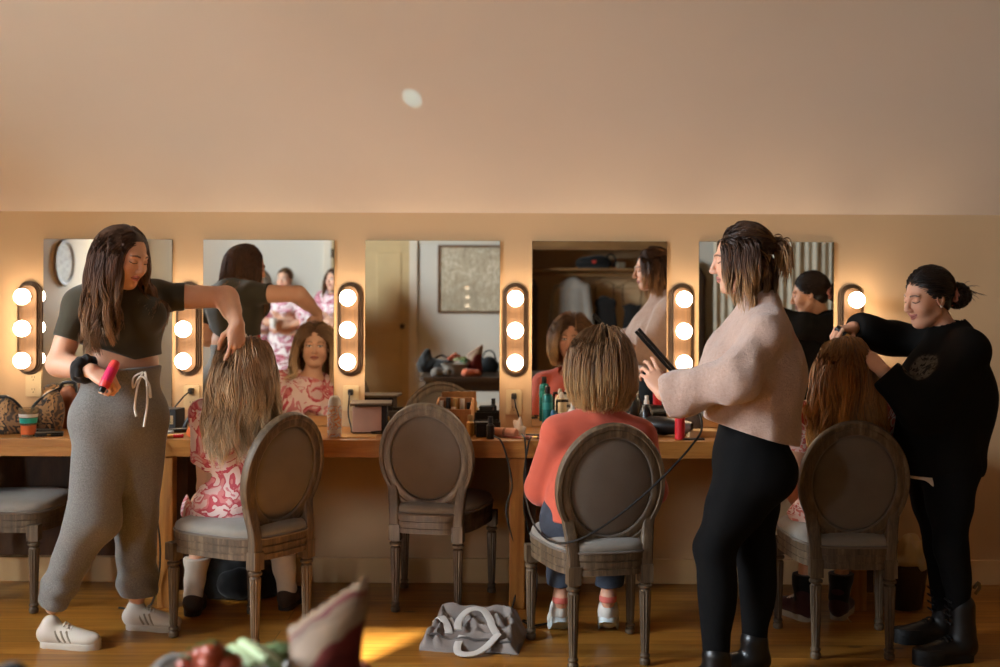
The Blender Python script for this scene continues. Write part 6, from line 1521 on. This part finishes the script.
def build_far_things(bk, wh):
    # framed print on the far wall
    fx0, fx1, fz0, fz1 = -.84, .06, 1.13, 1.90
    t = thing('framed_picture', 'large brown framed print, reflected in the mirror above the empty chair', 'picture', ((fx0 + fx1) / 2, YB + .002, (fz0 + fz1) / 2))
    w, h = fx1 - fx0, fz1 - fz0; fm = wood('frame_wood', '#4a2f18', '#6a4526', '#7d5530', (6, 6, 6), .45)
    bm = bmesh.new()
    for q in (-1, 1): box(bm, (q * (w / 2 - .0125), .015, 0), (.025, .03, h)); box(bm, (0, .015, q * (h / 2 - .0125)), (w - .05, .03, .025))
    finish('frame', bm, fm, t, False, .003)
    a = NT('old_map_print'); v = a.coords(); n = a.noise(v, 7, 8, .7, 2.2); n2 = a.noise(v, 2.6, 3)
    wv = a.n('ShaderNodeTexWave'); wv.inputs['Scale'].default_value = 4; wv.inputs['Distortion'].default_value = 9; wv.inputs['Detail'].default_value = 4; a.l(v, wv.inputs['Vector'])
    c = a.ramp(n, [(.38, '#d6cab0'), (.49, '#b5a88d'), (.53, '#e0d5bc'), (.7, '#cabda2')]); c = a.mix(a.ramp(n2, [(.45, 0.), (.62, .45)]), c, '#94886f'); c = a.mix(a.ramp(wv.outputs['Fac'], [(.0, .3), (.12, 0.)]), c, '#5a4f3e')
    a.base(c); a.set(Roughness=.25); a.b.inputs['Coat Weight'].default_value = .9; a.b.inputs['Coat Roughness'].default_value = .01
    bm = bmesh.new(); box(bm, (0, .010, 0), (w - .05, .006, h - .05)); finish('print', bm, a.m, t, False)
    # oval plaque on the west wall
    t = thing('wall_plaque', 'pale oval floral plaque on the wall, reflected in the leftmost mirror', 'plaque', (XL + .001, -6.42, 1.66))
    M = Matrix(((0, 0, 1, 0), (1.12, 0, 0, 0), (0, 1, 0, 0), (0, 0, 0, 1)))
    lat('rim', [(.195, 0), (.235, 0), (.24, .012), (.225, .026), (.2, .02), (.195, 0)], mat('cream_rim', '#8a7550', .6), t, M, 40)
    lat('face', [(0, .008), (.15, .010), (.197, .014)], floral_mat('plaque_paint', [(0, '#b3a280'), (.5, '#8f7d5e'), (.56, '#b8a785'), (.66, '#7f765a'), (.7, '#b3a280')], 9, .2), t, M, 40)
    # curtain
    cm = NT('sheer_curtain'); v = cm.coords(); cm.base(cm.ramp(cm.noise(v, 6, 3), [(.3, '#d3c6ab'), (.7, '#e0d5bf')])); cm.set(Roughness=.9); cm = cm.m
    t = thing('curtain', 'pale gathered curtain, reflected in the rightmost mirror', 'curtain', (2.93, YB + .09, 0))
    bm = bmesh.new(); N = 160; pts = []
    for side in (1, -1):
        rng_ = range(N) if side > 0 else range(N - 1, -1, -1)
        for i in rng_:
            u = i / (N - 1); pts.append((-.66 + 1.32 * u, .013 * math.sin(u * 88) + .008 * math.sin(u * 37 + 1) + side * .002))
    prism(bm, pts, .02, 2.08); finish('cloth', bm, cm, t, True, 0, 60)
    bm = bmesh.new(); tube(bm, [(-.72, 0, 2.10), (.72, 0, 2.10)], .012, 4, 10); finish('curtain_rod', bm, _mats['frame_wood'], t)
    for q in (-1, 1):
        bm = bmesh.new(); box(bm, (q * .68, -.04, 2.10), (.02, .1, .03)); finish('rod_bracket', bm, _mats['frame_wood'], t, False)
        bm = bmesh.new(); bmesh.ops.create_uvsphere(bm, u_segments=12, v_segments=8, radius=.025, matrix=Matrix.Translation((q * .735, 0, 2.1))); finish('finial', bm, _mats['frame_wood'], t)
    # cloak on a hook left of the curtain
    t = thing('hanging_coat', 'brown coat on a wall hook, reflected at the left edge of the rightmost mirror', 'coat', (2.03, YB + .001, 1.62))
    bm = bmesh.new(); tube(bm, [(0, .0, .1), (0, .05, .09), (0, .07, .11), (0, .065, .13)], .006, 12, 8); finish('hook', bm, mat('dark_bronze', '#4a3a28', .4, .8), t)
    adopt_(sculpt('coat_cloth', [cap((0, .08, .06), (0, .09, -.1), .05, .12, .04, 0, ((0, 1, 0), .5)), cap((0, .09, -.1), (0, .09, -.95), .12, .17, .05, 0, ((0, 1, 0), .45)), cap((-.1, .1, -.08), (-.13, .1, -.6), .05, .05, .03)], cloth_mat('brown_wool', '#4a3624', .95), None, .012, 0, chain(folds(7, .012, 26, (1, 1, .1)), halfspace((0, .012, 0), (0, -1, 0)))), t)
    # foreground snack table
    tz = .72; tw = wood('table_wood', '#2e1d10', '#3a2716', '#46301c', (1.5, 8, 8), .5)
    t = thing('snack_table', 'wooden snack table in the foreground, only its reflection seen behind the empty chair', 'table', (-.08, -4.0, 0))
    bm = bmesh.new(); prism(bm, rrect(1.3, .78, .04), tz - .035, tz); finish('tabletop', bm, tw, t, False, .004)
    for qx in (-1, 1):
        for qy in (-1, 1):
            bm = bmesh.new(); sweep(bm, [(qx * .58, qy * .32, 0), (qx * .58, qy * .32, tz - .035)], rrect(.055, .055, .006), scale=[.7, 1], up=(1, 0, 0)); finish('leg', bm, tw, t, False)
    bm = bmesh.new(); box(bm, (0, -.33, tz - .075), (1.1, .02, .08)); box(bm, (0, .33, tz - .075), (1.1, .02, .08)); box(bm, (-.59, 0, tz - .075), (.02, .6, .08)); box(bm, (.59, 0, tz - .075), (.02, .6, .08)); finish('apron', bm, tw, t, False)
    # crisp bag
    c = P(325, 640, 3.88)
    t = thing('crisp_bag', 'blurred red and cream crisp bag leaning in the foreground', 'bag', (c[0], -3.88, tz), rad(4))
    a = NT('crisp_foil'); v = a.coords(); sx = a.n('ShaderNodeSeparateXYZ'); a.l(v, sx.inputs[0])
    ad = a.n('ShaderNodeMath', operation='MULTIPLY_ADD'); a.l(sx.outputs[0], ad.inputs[0]); ad.inputs[1].default_value = -.75; a.l(sx.outputs[2], ad.inputs[2])
    n = a.noise(v, 9, 2)
    m2 = a.n('ShaderNodeMath', operation='MULTIPLY_ADD'); a.l(n, m2.inputs[0]); m2.inputs[1].default_value = .12; a.l(ad.outputs[0], m2.inputs[2])
    a.base(a.ramp(m2.outputs[0], [(0, '#5e1a15'), (.17, '#6e2219'), (.188, '#8f7257'), (.225, '#7d624a'), (.24, '#66281d'), (.25, '#8f7257')], 'CONSTANT')); a.set(Roughness=.6); a.b.inputs['Specular IOR Level'].default_value = .3
    a.bump(a.noise(v, 14, 4), .3, .01)
    bm = bmesh.new(); nx, nz = 16, 20; lay = []
    for side in (1, -1):
        gr = []
        for j in range(nz + 1):
            v_ = j / nz; row = []
            for i in range(nx + 1):
                u = i / nx; top = .165 + .085 * u; wb = .062 + .0 * v_
                th = .055 * (math.sin(PI * u) ** .6) * (math.sin(PI * min(1, .12 + v_ * .88)) ** .7 if v_ < 1 else 0)
                x = -wb + 2 * wb * u + .012 * (v_ - .5) * (u - .5); row.append(bm.verts.new((x + .004 * math.sin(v_ * 9), side * (th * .8 + .001) + .03 * v_, v_ * top + (.004 * (i % 2) if j == nz else 0))))
            gr.append(row)
        lay.append(gr)
        for j in range(nz):
            for i in range(nx): bm.faces.new((gr[j][i], gr[j][i + 1], gr[j + 1][i + 1], gr[j + 1][i]))
    A, B = lay
    for i in range(nx):
        bm.faces.new((A[0][i], A[0][i + 1], B[0][i + 1], B[0][i])); bm.faces.new((A[nz][i], A[nz][i + 1], B[nz][i + 1], B[nz][i]))
    for j in range(nz):
        bm.faces.new((A[j][0], A[j + 1][0], B[j + 1][0], B[j][0])); bm.faces.new((A[j][nx], A[j + 1][nx], B[j + 1][nx], B[j][nx]))
    finish('foil', bm, a.m, t, True, 0, 60)
    # vegetable bowl
    cx = X_at(232, 3.86); t = thing('vegetable_platter', 'grey platter heaped with tomatoes and celery in the blurred foreground', 'platter', (cx, -3.86, tz))
    lat('platter_dish', [(0, 0), (.08, 0), (.09, .01), (.10, .06), (.118, .09), (.122, .092), (.114, .094), (.094, .065), (.08, .03), (0, .03)], mat('grey_stoneware', '#8a7f72', .5), t, seg=36)
    tm = mat('tomato_skin', '#a84a2c', .4, var=.15, vscale=3); stm = mat('tomato_stem', '#4a6b2a', .7)
    rng = random.Random(2); pts = [(193, 655), (203, 651), (213, 650), (224, 655), (198, 664), (210, 661), (221, 664), (187, 663), (231, 661)]
    places = ['at the left end of the foreground heap', 'second from the left in the top row of the heap', 'at the middle of the top row of the heap', 'beside the celery in the top row', 'low in the heap under the left end', 'low in the middle of the heap', 'low in the heap near the celery', 'lowest at the far left rim', 'tucked against the celery at the rim']
    for k, (px, py) in enumerate(pts):
        p = P(px, py + 3, 3.90 + .03 * (k % 3)); r = .0145 + .002 * (k % 3)
        o = thing('cherry_tomato', 'blurred red cherry tomato ' + places[k], 'tomato', (p[0], p[1], p[2] - r), k * 1.3, 'cherry tomatoes in the foreground')
        lat('tomato', [(0, 0)] + [(r * math.sin(a), r * (1 - .93 * math.cos(a))) for a in np.linspace(.2, 2.9, 10)] + [(0, r * 1.86)], tm, o, seg=16)
        bm = bmesh.new()
        for q in range(5): tube(bm, [(0, 0, r * 1.9), (.006 * math.cos(q * 1.26), .006 * math.sin(q * 1.26), r * 1.93), (.011 * math.cos(q * 1.26), .011 * math.sin(q * 1.26), r * 1.8)], .0016, 5, 5)
        finish('calyx', bm, stm, o)
    ce = mat('celery_green', '#a9b98a', .5, var=.12)
    for k, (ax, ay, bx, by, lab) in enumerate(((232, 650, 256, 668, 'pale celery stick at the left of the celery pile'), (243, 644, 268, 664, 'pale celery stick in the middle of the celery pile'), (253, 648, 278, 668, 'pale celery stick at the right of the celery pile'))):
        a_, b_ = P(ax, ay, 3.82), P(bx, by, 3.94); bm = bmesh.new()
        prof = [(.011 * math.cos(q), .011 * math.sin(q)) for q in np.linspace(-.4, PI + .4, 10)] + [(-.005, .0), (0, -.002 + .004), (.005, .0)]
        sweep(bm, [tuple(a_), tuple((a_ + b_) / 2 + V3(0, 0, .003)), tuple(b_)], prof, up=(0, 0, 1)); o = finish('celery_stick', bm, ce); tag(o, lab, 'celery', 'celery sticks in the foreground')
    p = P(279, 646, 3.84); br_ = mat('broccoli_green', '#5d7346', .8, var=.3, vscale=60, bump=.6, bscale=120)
    t = thing('broccoli_floret', 'green broccoli floret between celery and crisp bag', 'broccoli', (p[0], p[1], p[2] - .05))
    adopt_(sculpt('floret_head', [ell((.02 * math.cos(k * 2.4) * (k / 12) ** .5 * 1.2, .02 * math.sin(k * 2.4) * (k / 12) ** .5 * 1.2, .045 - .006 * (k / 12)), (.011, .011, .011), None, .004) for k in range(13)], br_, None, .003), t)
    lat('stalk', [(.009, 0), (.008, .02), (.013, .04), (0, .042)], mat('stalk_green', '#93a86a', .6), t)
    # things heaped on the table, seen in the mirror
    def on_table(x, y, z=0): return (x, y, tz + z)
    t = thing('backpack', 'black bag with pointed top on the snack table, reflected above the empty chair', 'bag', on_table(-.66, -4.12), .3)
    bagmesh('bag_body', [cap((-.06, 0, .06), (-.04, 0, .17), .075, .03, .05), cap((0, 0, .05), (.14, 0, .06), .06, .055, .05)], cloth_mat('black_canvas', '#16130f', .7), t, .006, .008, 8)
    bm = bmesh.new(); tube(bm, [(.0, -.03, .11), (.06, -.06, .14), (.12, -.04, .12)], .008, 14, 8); finish('strap', bm, cloth_mat('black_canvas', '#16130f', .7), t)
    bm = bmesh.new(); prism(bm, rrect(.07, .05, .008), 0, .12); o = finish('tea_carton', bm, mat('teal_carton', '#4f9a8c', .6), None, False, .003); o.location = on_table(-.40, -4.22); tag(o, 'teal carton on the snack table beside the black pointed bag', 'carton')
    t = thing('camera_bag', 'small black bag on the snack table beside the crisp bag', 'bag', on_table(-.19, -4.2)); bagmesh('bag_body', [ell((0, 0, .06), (.075, .05, .07), None, .03), cap((-.04, 0, .04), (.04, 0, .04), .045, .045, .03)], cloth_mat('black_nylon', '#0e0c0b', .7), t, .003, .008, 2)
    bm = bmesh.new(); tube(bm, [(-.06, 0, .1), (-.03, 0, .17), (.03, 0, .17), (.06, 0, .1)], .006, 14, 8); finish('strap', bm, cloth_mat('black_nylon', '#0e0c0b', .7), t)
    for k, (x, y, c_, lab) in enumerate(((-.56, -3.72, '#6b6258', 'folded grey scarf at the front of the snack table'), (-.32, -3.70, '#c46a4a', 'orange folded napkin near the front edge of the snack table'))):
        o = sculpt('folded_' + ('scarf', 'napkin')[k], [cap((-.05, 0, .022), (.05, 0, .022), .03, .028, .02), cap((-.04, .03, .04), (.05, .03, .036), .026, .026, .02)], cloth_mat('table_cloth_%d' % k, c_, .9), None, .006, 0, chain(folds(90 + k, .007, 50), halfz(0))); o.location = on_table(x, y); tag(o, lab, ('scarf', 'napkin')[k])
W1, CL = build_room(); closet_things(CL); build_mirrors(); build_lamps(); build_counter(); build_chairs(); build_camera_light(W1)
build_items()
build_people()
